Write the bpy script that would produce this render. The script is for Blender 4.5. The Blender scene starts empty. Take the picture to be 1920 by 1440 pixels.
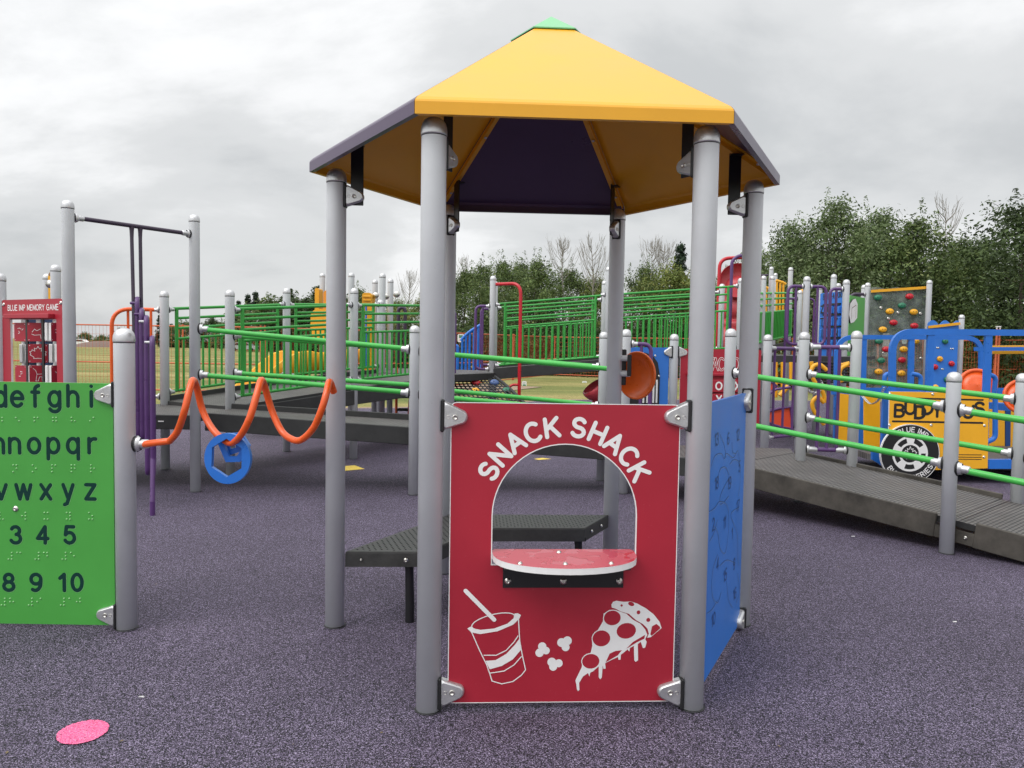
import bpy, bmesh, math, random
from mathutils import Vector, Matrix, noise
from mathutils.geometry import tessellate_polygon
V = Vector
R = math.radians
SC = bpy.context.scene
COL = SC.collection
rnd = random.Random(7)

# ------------------------------------------------------------------ camera
FPX, PITCH, ROLL, EYE = 1436.75, 0.0506, 0.0157, 1.6      # focal length in px of the 1920 px wide photo
_f = V((0, math.cos(PITCH), -math.sin(PITCH))); _u0 = V((0, math.sin(PITCH), math.cos(PITCH))); _x0 = V((1, 0, 0))
CX = _x0 * math.cos(ROLL) + _u0 * math.sin(ROLL)
CU = _u0 * math.cos(ROLL) - _x0 * math.sin(ROLL)
CF = _f
cam = bpy.data.objects.new('camera', bpy.data.cameras.new('camera'))
COL.objects.link(cam)
m = Matrix((CX, CU, -CF)).transposed().to_4x4(); m.translation = V((0, 0, EYE))
cam.matrix_world = m
cam.data.sensor_width = 36; cam.data.lens = FPX / 1920 * 36
cam.data.clip_start = 0.05; cam.data.clip_end = 3000
SC.camera = cam

def ray(px, py):
    return CX * ((px - 960) / FPX) + CU * ((720 - py) / FPX) + CF
def at(px, py, d):
    """surveyed point: direction read off the photograph, distance d metres ahead"""
    r = ray(px, py); return V((0, 0, EYE)) + r * (d / r.y)
def gr(px, py, z=0.0):
    r = ray(px, py); return V((0, 0, EYE)) + r * ((z - EYE) / r.z)
def onpl(px, py, O, N):
    r = ray(px, py); C = V((0, 0, EYE)); return C + r * ((O - C).dot(N) / r.dot(N))

# ------------------------------------------------------------------ world, sun, exposure
W = bpy.data.worlds.new('World'); SC.world = W; W.use_nodes = True
nt = W.node_tree; nt.nodes.clear()
N = nt.nodes.new; L = nt.links.new
SUN_EL, SUN_AZ = R(50), R(-125)               # sun behind the clouds, left of and behind the viewer
out = N('ShaderNodeOutputWorld'); bg = N('ShaderNodeBackground'); L(bg.outputs[0], out.inputs[0])
bg.inputs['Strength'].default_value = 0.1
sky = N('ShaderNodeTexSky'); sky.sky_type = 'NISHITA'; sky.sun_disc = False
sky.sun_elevation = SUN_EL; sky.sun_rotation = SUN_AZ
tc = N('ShaderNodeTexCoord'); sep = N('ShaderNodeSeparateXYZ'); L(tc.outputs['Generated'], sep.inputs[0])
def mth(op, a, b=None, c=None):
    n = N('ShaderNodeMath'); n.operation = op
    for i, q in enumerate((a, b, c)):
        if q is None: continue
        if isinstance(q, (int, float)): n.inputs[i].default_value = q
        else: L(q, n.inputs[i])
    return n.outputs[0]
zc = mth('MAXIMUM', sep.outputs[2], 0.0)
den = mth('ADD', zc, 0.42)
cmb = N('ShaderNodeCombineXYZ'); L(mth('DIVIDE', sep.outputs[0], den), cmb.inputs[0]); L(mth('DIVIDE', sep.outputs[1], den), cmb.inputs[1])
n1 = N('ShaderNodeTexNoise'); n1.inputs['Scale'].default_value = 1.9; n1.inputs['Detail'].default_value = 10; n1.inputs['Roughness'].default_value = 0.56; n1.inputs['Distortion'].default_value = 0.25
mp = N('ShaderNodeMapping'); mp.inputs['Location'].default_value = (3.1, 1.7, 0); mp.inputs['Scale'].default_value = (0.75, 1.0, 1)
L(cmb.outputs[0], mp.inputs[0]); L(mp.outputs[0], n1.inputs['Vector'])
cr = N('ShaderNodeValToRGB'); L(n1.outputs['Fac'], cr.inputs[0])
cr.color_ramp.interpolation = 'EASE'
e = cr.color_ramp.elements
e[0].position = 0.33; e[0].color = (5.45, 5.6, 5.7, 1)
e[1].position = 0.66; e[1].color = (8.7, 8.75, 8.8, 1)
e2 = e.new(0.50); e2.color = (6.75, 6.85, 6.9, 1)
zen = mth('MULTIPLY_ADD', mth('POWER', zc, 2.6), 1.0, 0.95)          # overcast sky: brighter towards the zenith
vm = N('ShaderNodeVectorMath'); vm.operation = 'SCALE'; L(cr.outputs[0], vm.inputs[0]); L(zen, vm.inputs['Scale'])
# added sky brightening around the unseen sun, lifts surfaces facing the camera
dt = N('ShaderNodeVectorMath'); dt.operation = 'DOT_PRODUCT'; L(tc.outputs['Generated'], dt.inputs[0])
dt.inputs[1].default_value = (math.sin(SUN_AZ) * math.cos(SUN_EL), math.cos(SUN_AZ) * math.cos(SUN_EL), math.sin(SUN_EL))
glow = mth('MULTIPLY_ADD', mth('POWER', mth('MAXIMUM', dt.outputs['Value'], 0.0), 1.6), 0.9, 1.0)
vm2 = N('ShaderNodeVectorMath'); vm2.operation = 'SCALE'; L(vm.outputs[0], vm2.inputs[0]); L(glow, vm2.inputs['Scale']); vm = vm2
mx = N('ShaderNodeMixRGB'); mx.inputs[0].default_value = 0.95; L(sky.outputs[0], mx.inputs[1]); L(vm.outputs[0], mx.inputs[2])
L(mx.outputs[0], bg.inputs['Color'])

sd = bpy.data.lights.new('sun', 'SUN'); sd.energy = 1.0; sd.angle = R(30); sd.color = (1, 0.97, 0.93)
so = bpy.data.objects.new('sun', sd); COL.objects.link(so)
sdir = V((math.sin(SUN_AZ) * math.cos(SUN_EL), math.cos(SUN_AZ) * math.cos(SUN_EL), math.sin(SUN_EL)))
so.rotation_euler = sdir.to_track_quat('Z', 'Y').to_euler()
SC.view_settings.view_transform = 'Standard'; SC.view_settings.look = 'None'
SC.view_settings.exposure = 0.22; SC.view_settings.gamma = 1.0; SC.view_settings.use_curve_mapping = False

# ------------------------------------------------------------------ materials
MATS = {}
def S(r, g, b):
    f = lambda c: (c / 255 / 12.92) if c / 255 <= .04045 else ((c / 255 + .055) / 1.055) ** 2.4
    return (f(r), f(g), f(b), 1)
def mat(name, col, rough=0.5, metal=0.0, spec=0.5, var=0.0, vscale=6.0, bump=0.0, bscale=60.0, coat=0.0, wear=0.0, streak=(1, 1, 1), wearcol=None):
    if name in MATS: return MATS[name]
    M = bpy.data.materials.new(name); M.use_nodes = True; t = M.node_tree
    b = t.nodes['Principled BSDF']
    b.inputs['Base Color'].default_value = col; b.inputs['Roughness'].default_value = rough
    b.inputs['Metallic'].default_value = metal
    b.inputs['Specular IOR Level'].default_value = spec
    if coat: b.inputs['Coat Weight'].default_value = coat; b.inputs['Coat Roughness'].default_value = .15
    co = t.nodes.new('ShaderNodeTexCoord')
    if var:
        n = t.nodes.new('ShaderNodeTexNoise'); n.inputs['Scale'].default_value = vscale; n.inputs['Detail'].default_value = 8; n.inputs['Roughness'].default_value = .65
        t.links.new(co.outputs['Object'], n.inputs['Vector'])
        r = t.nodes.new('ShaderNodeValToRGB'); t.links.new(n.outputs['Fac'], r.inputs[0])
        k0, k1 = 1 - var, 1 + var
        r.color_ramp.elements[0].position = .3; r.color_ramp.elements[1].position = .7
        r.color_ramp.elements[0].color = tuple(min(1, c * k0) for c in col[:3]) + (1,)
        r.color_ramp.elements[1].color = tuple(min(1, c * k1) for c in col[:3]) + (1,)
        t.links.new(r.outputs[0], b.inputs['Base Color'])
        mr = t.nodes.new('ShaderNodeMapRange'); mr.inputs[3].default_value = max(.03, rough - .12); mr.inputs[4].default_value = min(1, rough + .12)
        t.links.new(n.outputs['Fac'], mr.inputs[0]); t.links.new(mr.outputs[0], b.inputs['Roughness'])
    if wear:
        # scuffs, specks and faint run marks that belong to the surface itself
        src = b.inputs['Base Color'].links[0].from_socket if b.inputs['Base Color'].links else None
        mp_ = t.nodes.new('ShaderNodeMapping'); mp_.inputs['Scale'].default_value = streak; t.links.new(co.outputs['Object'], mp_.inputs[0])
        w1 = t.nodes.new('ShaderNodeTexNoise'); w1.inputs['Scale'].default_value = 26; w1.inputs['Detail'].default_value = 9; w1.inputs['Roughness'].default_value = .75; w1.inputs['Distortion'].default_value = 1.2; t.links.new(mp_.outputs[0], w1.inputs['Vector'])
        r1 = t.nodes.new('ShaderNodeValToRGB'); r1.color_ramp.elements[0].position = .64; r1.color_ramp.elements[1].position = .74; r1.color_ramp.elements[1].color = (wear, wear, wear, 1); t.links.new(w1.outputs['Fac'], r1.inputs[0])
        w2 = t.nodes.new('ShaderNodeTexVoronoi'); w2.inputs['Scale'].default_value = 34; t.links.new(co.outputs['Object'], w2.inputs['Vector'])
        r2 = t.nodes.new('ShaderNodeValToRGB'); r2.color_ramp.elements[0].position = .03; r2.color_ramp.elements[1].position = .08; r2.color_ramp.elements[0].color = (wear, wear, wear, 1); r2.color_ramp.elements[1].color = (0, 0, 0, 1); t.links.new(w2.outputs['Distance'], r2.inputs[0])
        ad = t.nodes.new('ShaderNodeMath'); ad.operation = 'MAXIMUM'; t.links.new(r1.outputs[0], ad.inputs[0]); t.links.new(r2.outputs[0], ad.inputs[1])
        m1 = t.nodes.new('ShaderNodeMixRGB'); t.links.new(ad.outputs[0], m1.inputs[0]); m1.inputs[2].default_value = wearcol or tuple(c * .45 + .02 for c in col[:3]) + (1,)
        if src: t.links.new(src, m1.inputs[1])
        else: m1.inputs[1].default_value = col
        t.links.new(m1.outputs[0], b.inputs['Base Color'])
    if bump:
        n = t.nodes.new('ShaderNodeTexNoise'); n.inputs['Scale'].default_value = bscale; n.inputs['Detail'].default_value = 3
        t.links.new(co.outputs['Object'], n.inputs['Vector'])
        bp = t.nodes.new('ShaderNodeBump'); bp.inputs['Strength'].default_value = bump; bp.inputs['Distance'].default_value = .002
        t.links.new(n.outputs['Fac'], bp.inputs['Height']); t.links.new(bp.outputs[0], b.inputs['Normal'])
    MATS[name] = M; return M

STEEL = None
STEEL = mat('grey_powder_coat', (.60, .615, .635, 1), .36, .06, .5, .06, 3.0, .25, 350, wear=.35, streak=(1.5, 1.5, .12))
ALU = mat('cast_aluminium', (.60, .60, .61, 1), .36, .75, .5, .12, 25, .3, 160)
GASK = mat('black_gasket', (.012, .012, .013, 1), .5)
BOLT = mat('steel_bolt', (.62, .60, .56, 1), .28, 1.0)
RED = mat('red_board', (.375, .016, .034, 1), .42, 0, .45, .07, 2.2, .12, 500, wear=.22, wearcol=(.55, .20, .20, 1))
WHITE = mat('white_core', (.80, .79, .78, 1), .5, 0, .4, .03, 9)
BLUEB = mat('blue_board', (.030, .175, .60, 1), .42, 0, .45, .08, 2.5, .12, 500, wear=.25, wearcol=(.10, .22, .5, 1))
GREENB = mat('green_board', (.066, .345, .054, 1), .45, 0, .45, .06, 2.0, .2, 500, wear=.25)
DKGRN = mat('dark_green_core', (.003, .036, .030, 1), .7, 0, .2)
YELR = mat('yellow_roof_plastic', (.80, .385, .014, 1), .38, 0, .5, .06, 1.6, .06, 200, wear=.22, streak=(1, 1, .25), wearcol=(.45, .24, .05, 1))
PURR = mat('purple_roof_plastic', (.070, .040, .092, 1), .30, 0, .5, .08, 1.6, wear=.2)
CAPG = mat('pale_green_plastic', (.16, .50, .22, 1), .35, 0, .5, .05, 3)
BLACK = mat('black_steel', (.012, .012, .013, 1), .38)
RUBB = mat('black_plastisol', (.030, .030, .030, 1), .55, 0, .45, .25, 7, .3, 90)
DECK = mat('deck_plastisol', (.085, .080, .078, 1), .6, 0, .4, .25, 5, .3, 90)
SKIRT = mat('ramp_skirt_rubber', (.064, .057, .048, 1), .6, 0, .4, .5, 5, .4, 60)
GRNP = mat('green_powder_coat', (.060, .43, .070, 1), .34, 0, .5, .10, 4, .1, 200)
GRND = mat('green_guard_coat', (.036, .31, .045, 1), .36, 0, .5, .10, 4, .1, 200)
PURP = mat('purple_powder_coat', (.095, .036, .150, 1), .30, 0, .55, .12, 4)
DPURP = mat('dark_purple_coat', (.042, .026, .052, 1), .35, 0, .55, .12, 4)
ORNG = mat('orange_powder_coat', (.78, .105, .014, 1), .27, 0, .55, .08, 5, .1, 120)
DORNG = mat('orange_plastic', (.74, .125, .012, 1), .30, 0, .5, .10, 8)
FENO = mat('orange_fence_coat', (.52, .120, .050, 1), .5, 0, .4, .2, 3)
BLUEP = mat('blue_powder_coat', (.018, .150, .56, 1), .30, 0, .5, .08, 5)
DBLUE = mat('dark_blue_board', (.010, .060, .22, 1), .4)
YELP = mat('yellow_board', (.86, .42, .015, 1), .38, 0, .5, .06, 3, .1, 300)
REDP = mat('red_powder_coat', (.50, .010, .022, 1), .28, 0, .5, .06, 4)
SLIDE_R = mat('faded_red_plastic', (.52, .055, .070, 1), .35, 0, .5, .2, 2)
SIGN = mat('white_sign', (.75, .76, .74, 1), .4)
SIGNG = mat('sign_green', (.04, .22, .15, 1), .4)
CHAIN = mat('galvanised_chain', (.55, .55, .56, 1), .35, .9)
BARK = mat('bark', (.085, .068, .052, 1), .85, 0, .2, .35, 4, .6, 20)
TWIG = mat('bare_twig', (.26, .24, .21, 1), .8, 0, .2, .2, 4)
SEATM = mat('bench_plastisol', (.040, .040, .038, 1), .5, 0, .5, .3, 14, .5, 70)

def nodes_mat(name):
    M = bpy.data.materials.new(name); M.use_nodes = True; t = M.node_tree
    return M, t, t.nodes['Principled BSDF'], t.nodes.new, t.links.new
def speckle(name, cols, scale=230, rough=.75, big=.12, stain=True):
    """bonded rubber crumb: every granule its own colour"""
    M, t, b, n_, l_ = nodes_mat(name)
    co = n_('ShaderNodeTexCoord'); v = n_('ShaderNodeTexVoronoi'); v.inputs['Scale'].default_value = scale
    l_(co.outputs['Object'], v.inputs['Vector'])
    sp = n_('ShaderNodeSeparateColor'); l_(v.outputs['Color'], sp.inputs[0])
    r = n_('ShaderNodeValToRGB'); r.color_ramp.interpolation = 'CONSTANT'; l_(sp.outputs[0], r.inputs[0])
    el = r.color_ramp.elements
    el[0].position = 0; el[0].color = cols[0][1]
    el[1].position = cols[1][0]; el[1].color = cols[1][1]
    for p, c in cols[2:]:
        x = el.new(p); x.color = c
    nz = n_('ShaderNodeTexNoise'); nz.inputs['Scale'].default_value = .9; nz.inputs['Detail'].default_value = 7; nz.inputs['Roughness'].default_value = .6
    l_(co.outputs['Object'], nz.inputs['Vector'])
    mr = n_('ShaderNodeMapRange'); mr.inputs[1].default_value = .3; mr.inputs[2].default_value = .7; mr.inputs[3].default_value = 1 - big; mr.inputs[4].default_value = 1 + big
    l_(nz.outputs['Fac'], mr.inputs[0])
    ml = n_('ShaderNodeVectorMath'); ml.operation = 'SCALE'; l_(r.outputs[0], ml.inputs[0]); l_(mr.outputs[0], ml.inputs['Scale'])
    l_(ml.outputs[0], b.inputs['Base Color'])
    bp = n_('ShaderNodeBump'); bp.inputs['Strength'].default_value = .8; bp.inputs['Distance'].default_value = .003; bp.invert = True
    l_(v.outputs['Distance'], bp.inputs['Height']); l_(bp.outputs[0], b.inputs['Normal'])
    b.inputs['Roughness'].default_value = rough; b.inputs['Specular IOR Level'].default_value = .35
    return M
GROUND = speckle('rubber_crumb', [(0, (.008, .008, .009, 1)), (.34, (.045, .036, .058, 1)), (.58, (.100, .078, .128, 1)), (.78, (.20, .160, .245, 1)), (.93, (.32, .272, .385, 1))], 255, big=.16)
PINK = speckle('pink_crumb', [(0, (.35, .05, .12, 1)), (.10, (.80, .13, .30, 1)), (.8, (.90, .25, .42, 1))], 250, .7, .05)
YCR = speckle('yellow_crumb', [(0, (.55, .35, .05, 1)), (.2, (.80, .58, .10, 1)), (.8, (.9, .7, .2, 1))], 250, .7, .05)

def grass_mat():
    M, t, b, n_, l_ = nodes_mat('mown_grass')
    co = n_('ShaderNodeTexCoord')
    a = n_('ShaderNodeTexNoise'); a.inputs['Scale'].default_value = .12; a.inputs['Detail'].default_value = 8; a.inputs['Roughness'].default_value = .7
    mp = n_('ShaderNodeMapping'); mp.inputs['Scale'].default_value = (.35, 1.6, 1); l_(co.outputs['Object'], mp.inputs[0]); l_(mp.outputs[0], a.inputs['Vector'])
    r = n_('ShaderNodeValToRGB'); l_(a.outputs['Fac'], r.inputs[0]); el = r.color_ramp.elements
    el[0].position = .36; el[0].color = (.105, .145, .040, 1); el[1].position = .62; el[1].color = (.370, .300, .125, 1)
    x = el.new(.5); x.color = (.215, .215, .070, 1)
    f = n_('ShaderNodeTexNoise'); f.inputs['Scale'].default_value = 22; f.inputs['Detail'].default_value = 6; l_(co.outputs['Object'], f.inputs['Vector'])
    mr = n_('ShaderNodeMapRange'); mr.inputs[1].default_value = .3; mr.inputs[2].default_value = .7; mr.inputs[3].default_value = .55; mr.inputs[4].default_value = 1.35; l_(f.outputs['Fac'], mr.inputs[0])
    ml = n_('ShaderNodeVectorMath'); ml.operation = 'SCALE'; l_(r.outputs[0], ml.inputs[0]); l_(mr.outputs[0], ml.inputs['Scale']); l_(ml.outputs[0], b.inputs['Base Color'])
    bp = n_('ShaderNodeBump'); bp.inputs['Strength'].default_value = .7; bp.inputs['Distance'].default_value = .05
    l_(f.outputs['Fac'], bp.inputs['Height']); l_(bp.outputs[0], b.inputs['Normal'])
    b.inputs['Roughness'].default_value = .9; b.inputs['Specular IOR Level'].default_value = .2
    return M
GRASS = grass_mat()
MULCH = mat('wood_mulch', (.30, .22, .16, 1), .9, 0, .2, .5, 30, .8, 40)

def leaf_mat(name, c0, c1, c2=None):
    M, t, b, n_, l_ = nodes_mat(name)
    g = n_('ShaderNodeNewGeometry'); r = n_('ShaderNodeValToRGB'); l_(g.outputs['Random Per Island'], r.inputs[0])
    el = r.color_ramp.elements; el[0].color = c0; el[1].color = c1; el[0].position = 0; el[1].position = .85
    if c2: x = el.new(.97); x.color = c2
    co = n_('ShaderNodeTexCoord'); nz = n_('ShaderNodeTexNoise'); nz.inputs['Scale'].default_value = .9; nz.inputs['Detail'].default_value = 3; l_(co.outputs['Object'], nz.inputs['Vector'])
    mr = n_('ShaderNodeMapRange'); mr.inputs[1].default_value = .35; mr.inputs[2].default_value = .65; mr.inputs[3].default_value = .55; mr.inputs[4].default_value = 1.25; l_(nz.outputs['Fac'], mr.inputs[0])
    sv = n_('ShaderNodeVectorMath'); sv.operation = 'SCALE'; l_(r.outputs[0], sv.inputs[0]); l_(mr.outputs[0], sv.inputs['Scale']); r = sv
    l_(r.outputs[0], b.inputs['Base Color']); b.inputs['Roughness'].default_value = .62; b.inputs['Specular IOR Level'].default_value = .28
    tr = n_('ShaderNodeBsdfTranslucent'); l_(r.outputs[0], tr.inputs[0])
    ms = n_('ShaderNodeMixShader'); ms.inputs[0].default_value = .28
    l_(b.outputs[0], ms.inputs[1]); l_(tr.outputs[0], ms.inputs[2])
    l_(ms.outputs[0], t.nodes['Material Output'].inputs['Surface'])
    return M
LEAF1 = leaf_mat('leaf_mid_green', (.072, .112, .036, 1), (.150, .210, .066, 1), (.25, .29, .11, 1))
LEAF2 = leaf_mat('leaf_dark_green', (.040, .064, .024, 1), (.088, .130, .044, 1))
LEAF3 = leaf_mat('leaf_yellow_green', (.110, .145, .034, 1), (.22, .27, .070, 1), (.36, .33, .10, 1))
LEAF4 = leaf_mat('leaf_poplar', (.082, .122, .045, 1), (.165, .225, .090, 1), (.28, .33, .18, 1))
LEAF5 = leaf_mat('conifer_needles', (.016, .032, .018, 1), (.045, .075, .040, 1))

def clear_mat():
    M, t, b, n_, l_ = nodes_mat('smoky_clear_sheet')
    b.inputs['Base Color'].default_value = (.62, .68, .64, 1); b.inputs['Roughness'].default_value = .12
    tp = n_('ShaderNodeBsdfTransparent'); tp.inputs[0].default_value = (.60, .64, .62, 1)
    co = n_('ShaderNodeTexCoord'); nz = n_('ShaderNodeTexNoise'); nz.inputs['Scale'].default_value = 5; nz.inputs['Detail'].default_value = 8
    l_(co.outputs['Object'], nz.inputs['Vector'])
    mr = n_('ShaderNodeMapRange'); mr.inputs[1].default_value = .4; mr.inputs[2].default_value = .75; mr.inputs[3].default_value = .10; mr.inputs[4].default_value = .28
    l_(nz.outputs['Fac'], mr.inputs[0])
    ms = n_('ShaderNodeMixShader'); l_(mr.outputs[0], ms.inputs[0]); l_(tp.outputs[0], ms.inputs[1]); l_(b.outputs[0], ms.inputs[2])
    l_(ms.outputs[0], t.nodes['Material Output'].inputs['Surface'])
    return M
CLEAR = clear_mat()
def wet_mat():
    M, t, b, n_, l_ = nodes_mat('wet_red_shelf')
    co = n_('ShaderNodeTexCoord'); nz = n_('ShaderNodeTexNoise'); nz.inputs['Scale'].default_value = 9; nz.inputs['Detail'].default_value = 4; nz.inputs['Distortion'].default_value = .6
    l_(co.outputs['Object'], nz.inputs['Vector'])
    r = n_('ShaderNodeValToRGB'); r.color_ramp.elements[0].position = .54; r.color_ramp.elements[1].position = .56; l_(nz.outputs['Fac'], r.inputs[0])
    mr = n_('ShaderNodeMapRange'); mr.inputs[3].default_value = .30; mr.inputs[4].default_value = .05; l_(r.outputs[0], mr.inputs[0]); l_(mr.outputs[0], b.inputs['Roughness'])
    b.inputs['Base Color'].default_value = (.50, .045, .075, 1); b.inputs['Specular IOR Level'].default_value = .6
    bp = n_('ShaderNodeBump'); bp.inputs['Strength'].default_value = .4; bp.inputs['Distance'].default_value = .002; l_(r.outputs[0], bp.inputs['Height']); l_(bp.outputs[0], b.inputs['Normal'])
    return M
WET = wet_mat()
def tread_mat(name, col, sc):
    """deck with diamond tread: bump of small raised dashes"""
    M, t, b, n_, l_ = nodes_mat(name)
    co = n_('ShaderNodeTexCoord')
    nz = n_('ShaderNodeTexNoise'); nz.inputs['Scale'].default_value = 3; nz.inputs['Detail'].default_value = 8; nz.inputs['Roughness'].default_value = .7; l_(co.outputs['Object'], nz.inputs['Vector'])
    w = n_('ShaderNodeTexBrick'); w.inputs['Scale'].default_value = sc; w.inputs['Mortar Size'].default_value = .055; w.inputs['Mortar Smooth'].default_value = .2; w.inputs['Brick Width'].default_value = .66; w.inputs['Row Height'].default_value = .30
    w.inputs['Color1'].default_value = w.inputs['Color2'].default_value = (1, 1, 1, 1); w.inputs['Mortar'].default_value = (0, 0, 0, 1)
    mp = n_('ShaderNodeMapping'); mp.inputs['Rotation'].default_value = (0, 0, R(-42)); l_(co.outputs['Object'], mp.inputs[0]); l_(mp.outputs[0], w.inputs['Vector'])
    r = n_('ShaderNodeValToRGB'); r.color_ramp.elements[0].position = .3; r.color_ramp.elements[1].position = .7; l_(nz.outputs['Fac'], r.inputs[0])
    r.color_ramp.elements[0].color = tuple(c * .75 for c in col[:3]) + (1,); r.color_ramp.elements[1].color = tuple(c * 1.3 for c in col[:3]) + (1,)
    ml = n_('ShaderNodeMixRGB'); ml.blend_type = 'MULTIPLY'; ml.inputs[0].default_value = .85; l_(r.outputs[0], ml.inputs[1]); l_(w.outputs['Color'], ml.inputs[2]); l_(ml.outputs[0], b.inputs['Base Color'])
    bp = n_('ShaderNodeBump'); bp.inputs['Strength'].default_value = .8; bp.inputs['Distance'].default_value = .004; l_(w.outputs['Color'], bp.inputs['Height']); l_(bp.outputs[0], b.inputs['Normal'])
    b.inputs['Roughness'].default_value = .55
    return M
TREAD = tread_mat('deck_tread', (.138, .128, .122, 1), 9)

# ------------------------------------------------------------------ mesh helpers
class MB:
    def __init__(s): s.v = []; s.f = []; s.m = []; s.s = []; s.mats = []
    def mi(s, M):
        if M not in s.mats: s.mats.append(M)
        return s.mats.index(M)
    def add(s, vs, fs, M, smooth=False):
        o = len(s.v); k = s.mi(M); s.v += [tuple(q) for q in vs]
        for f in fs: s.f.append([o + i for i in f]); s.m.append(k); s.s.append(smooth)
    def box(s, c, sx, sy, sz, M, X=V((1, 0, 0)), Y=None, Z=V((0, 0, 1)), bev=0):
        X = X.normalized(); Z = Z.normalized()
        if Y is None: Y = Z.cross(X).normalized()
        a, b, d = sx / 2, sy / 2, sz / 2
        if bev:
            g = min(bev, a * .9, b * .9, d * .9)
            vs = []
            for z, k in ((-d, g), (-d + g, 0), (d - g, 0), (d, g)):
                for (px, py) in ((-a + k, -b + max(k, g)), (-a + max(k, g), -b + k), (a - max(k, g), -b + k), (a - k, -b + max(k, g)),
                                 (a - k, b - max(k, g)), (a - max(k, g), b - k), (-a + max(k, g), b - k), (-a + k, b - max(k, g))):
                    vs.append(c + X * px + Y * py + Z * z)
            fs = [list(range(7, -1, -1)), list(range(24, 32))]
            for r in range(3):
                for i in range(8):
                    j = (i + 1) % 8; fs.append((r * 8 + i, r * 8 + j, r * 8 + 8 + j, r * 8 + 8 + i))
            s.add(vs, fs, M); return
        vs = [c + X * (i * a) + Y * (j * b) + Z * (k * d) for k in (-1, 1) for j in (-1, 1) for i in (-1, 1)]
        s.add(vs, [(0, 2, 3, 1), (4, 5, 7, 6), (0, 1, 5, 4), (2, 6, 7, 3), (0, 4, 6, 2), (1, 3, 7, 5)], M)
    def bar(s, p, q, w, h, M, up=V((0, 0, 1)), bev=0):
        p = V(p); q = V(q); d = q - p; X = d.normalized()
        Y = up.cross(X)
        if Y.length < 1e-4: Y = V((0, 1, 0)).cross(X)
        Y.normalize(); Z = X.cross(Y).normalized()
        s.box((p + q) / 2, d.length, w, h, M, X, Y, Z, bev)
    def tube(s, pts, r, M, n=10, closed=False, cap=True, flat=1.0, up=None):
        pts = [V(p) for p in pts]; N_ = len(pts)
        rs = r if isinstance(r, (list, tuple)) else [r] * N_
        T = []
        for i in range(N_):
            a = pts[(i - 1) % N_] if (closed or i) else pts[0]; b = pts[(i + 1) % N_] if (closed or i < N_ - 1) else pts[-1]
            T.append((b - a).normalized())
        ref = V(up) if up is not None else (V((0, 0, 1)) if abs(T[0].z) < .9 else V((1, 0, 0)))
        A = (ref - T[0] * ref.dot(T[0])).normalized()
        vs = []
        for i in range(N_):
            A = (A - T[i] * A.dot(T[i])).normalized(); B = T[i].cross(A)
            for k in range(n):
                t = 2 * math.pi * k / n
                vs.append(pts[i] + (A * math.cos(t) + B * (math.sin(t) * flat)) * rs[i])
        fs = []
        for i in range(N_ if closed else N_ - 1):
            j = (i + 1) % N_
            for k in range(n):
                l = (k + 1) % n; fs.append((i * n + k, i * n + l, j * n + l, j * n + k))
        s.add(vs, fs, M, True)
        if cap and not closed:
            s.add(vs[:n], [list(range(n))[::-1]], M); s.add(vs[-n:], [list(range(n))], M)
    def lathe(s, O, ax, prof, M, n=24, sm=True, sx=1.0, ref=None):
        """prof: list of (radius, distance along axis)"""
        ax = V(ax).normalized()
        ref = V(ref) if ref is not None else (V((1, 0, 0)) if abs(ax.x) < .9 else V((0, 0, 1)))
        A = (ref - ax * ref.dot(ax)).normalized(); B = ax.cross(A); vs = []; O = V(O)
        for (r, t) in prof:
            for k in range(n):
                a = 2 * math.pi * k / n; vs.append(O + ax * t + (A * math.cos(a) * sx + B * math.sin(a)) * max(r, 1e-5))
        fs = [(i * n + k, i * n + (k + 1) % n, i * n + n + (k + 1) % n, i * n + n + k) for i in range(len(prof) - 1) for k in range(n)]
        s.add(vs, fs, M, sm)
    def disc(s, O, ax, r, M, n=20, sx=1.0, ref=None):
        ax = V(ax).normalized(); ref = V(ref) if ref is not None else (V((1, 0, 0)) if abs(ax.x) < .9 else V((0, 0, 1)))
        A = (ref - ax * ref.dot(ax)).normalized(); B = ax.cross(A)
        s.add([V(O) + (A * math.cos(2 * math.pi * k / n) * sx + B * math.sin(2 * math.pi * k / n)) * r for k in range(n)], [list(range(n))], M)
    def prism(s, poly, O, X, Z, Nn, t, M, Mside=None, holes=(), bev=0.0, sm_side=False):
        """flat board: outline poly (2-D in X,Z), thickness t, front face at O facing Nn"""
        Mside = Mside or M
        loops = [poly] + list(holes)
        flat = [V((a, b, 0)) for lp in loops for a, b in lp]
        tri = tessellate_polygon([[V((a, b, 0)) for a, b in lp] for lp in loops])
        P = lambda q, d: O + X * q[0] + Z * q[1] - Nn * d
        fr = [P(q, 0) for q in flat]; bk = [P(q, t) for q in flat]
        s.add(fr, [tuple(f) for f in tri], M); s.add(bk, [tuple(f)[::-1] for f in tri], M)
        for lp in loops:
            n = len(lp); vs = [P(q, 0) for q in lp] + [P(q, t) for q in lp]
            s.add(vs, [(i, (i + 1) % n, n + (i + 1) % n, n + i) for i in range(n)], Mside, sm_side)
    def poly(s, pts, O, X, Z, Nn, off, M):
        tri = tessellate_polygon([[V((a, b, 0)) for a, b in pts]])
        s.add([O + X * a + Z * b + Nn * off for a, b in pts], [tuple(f) for f in tri], M)
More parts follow.
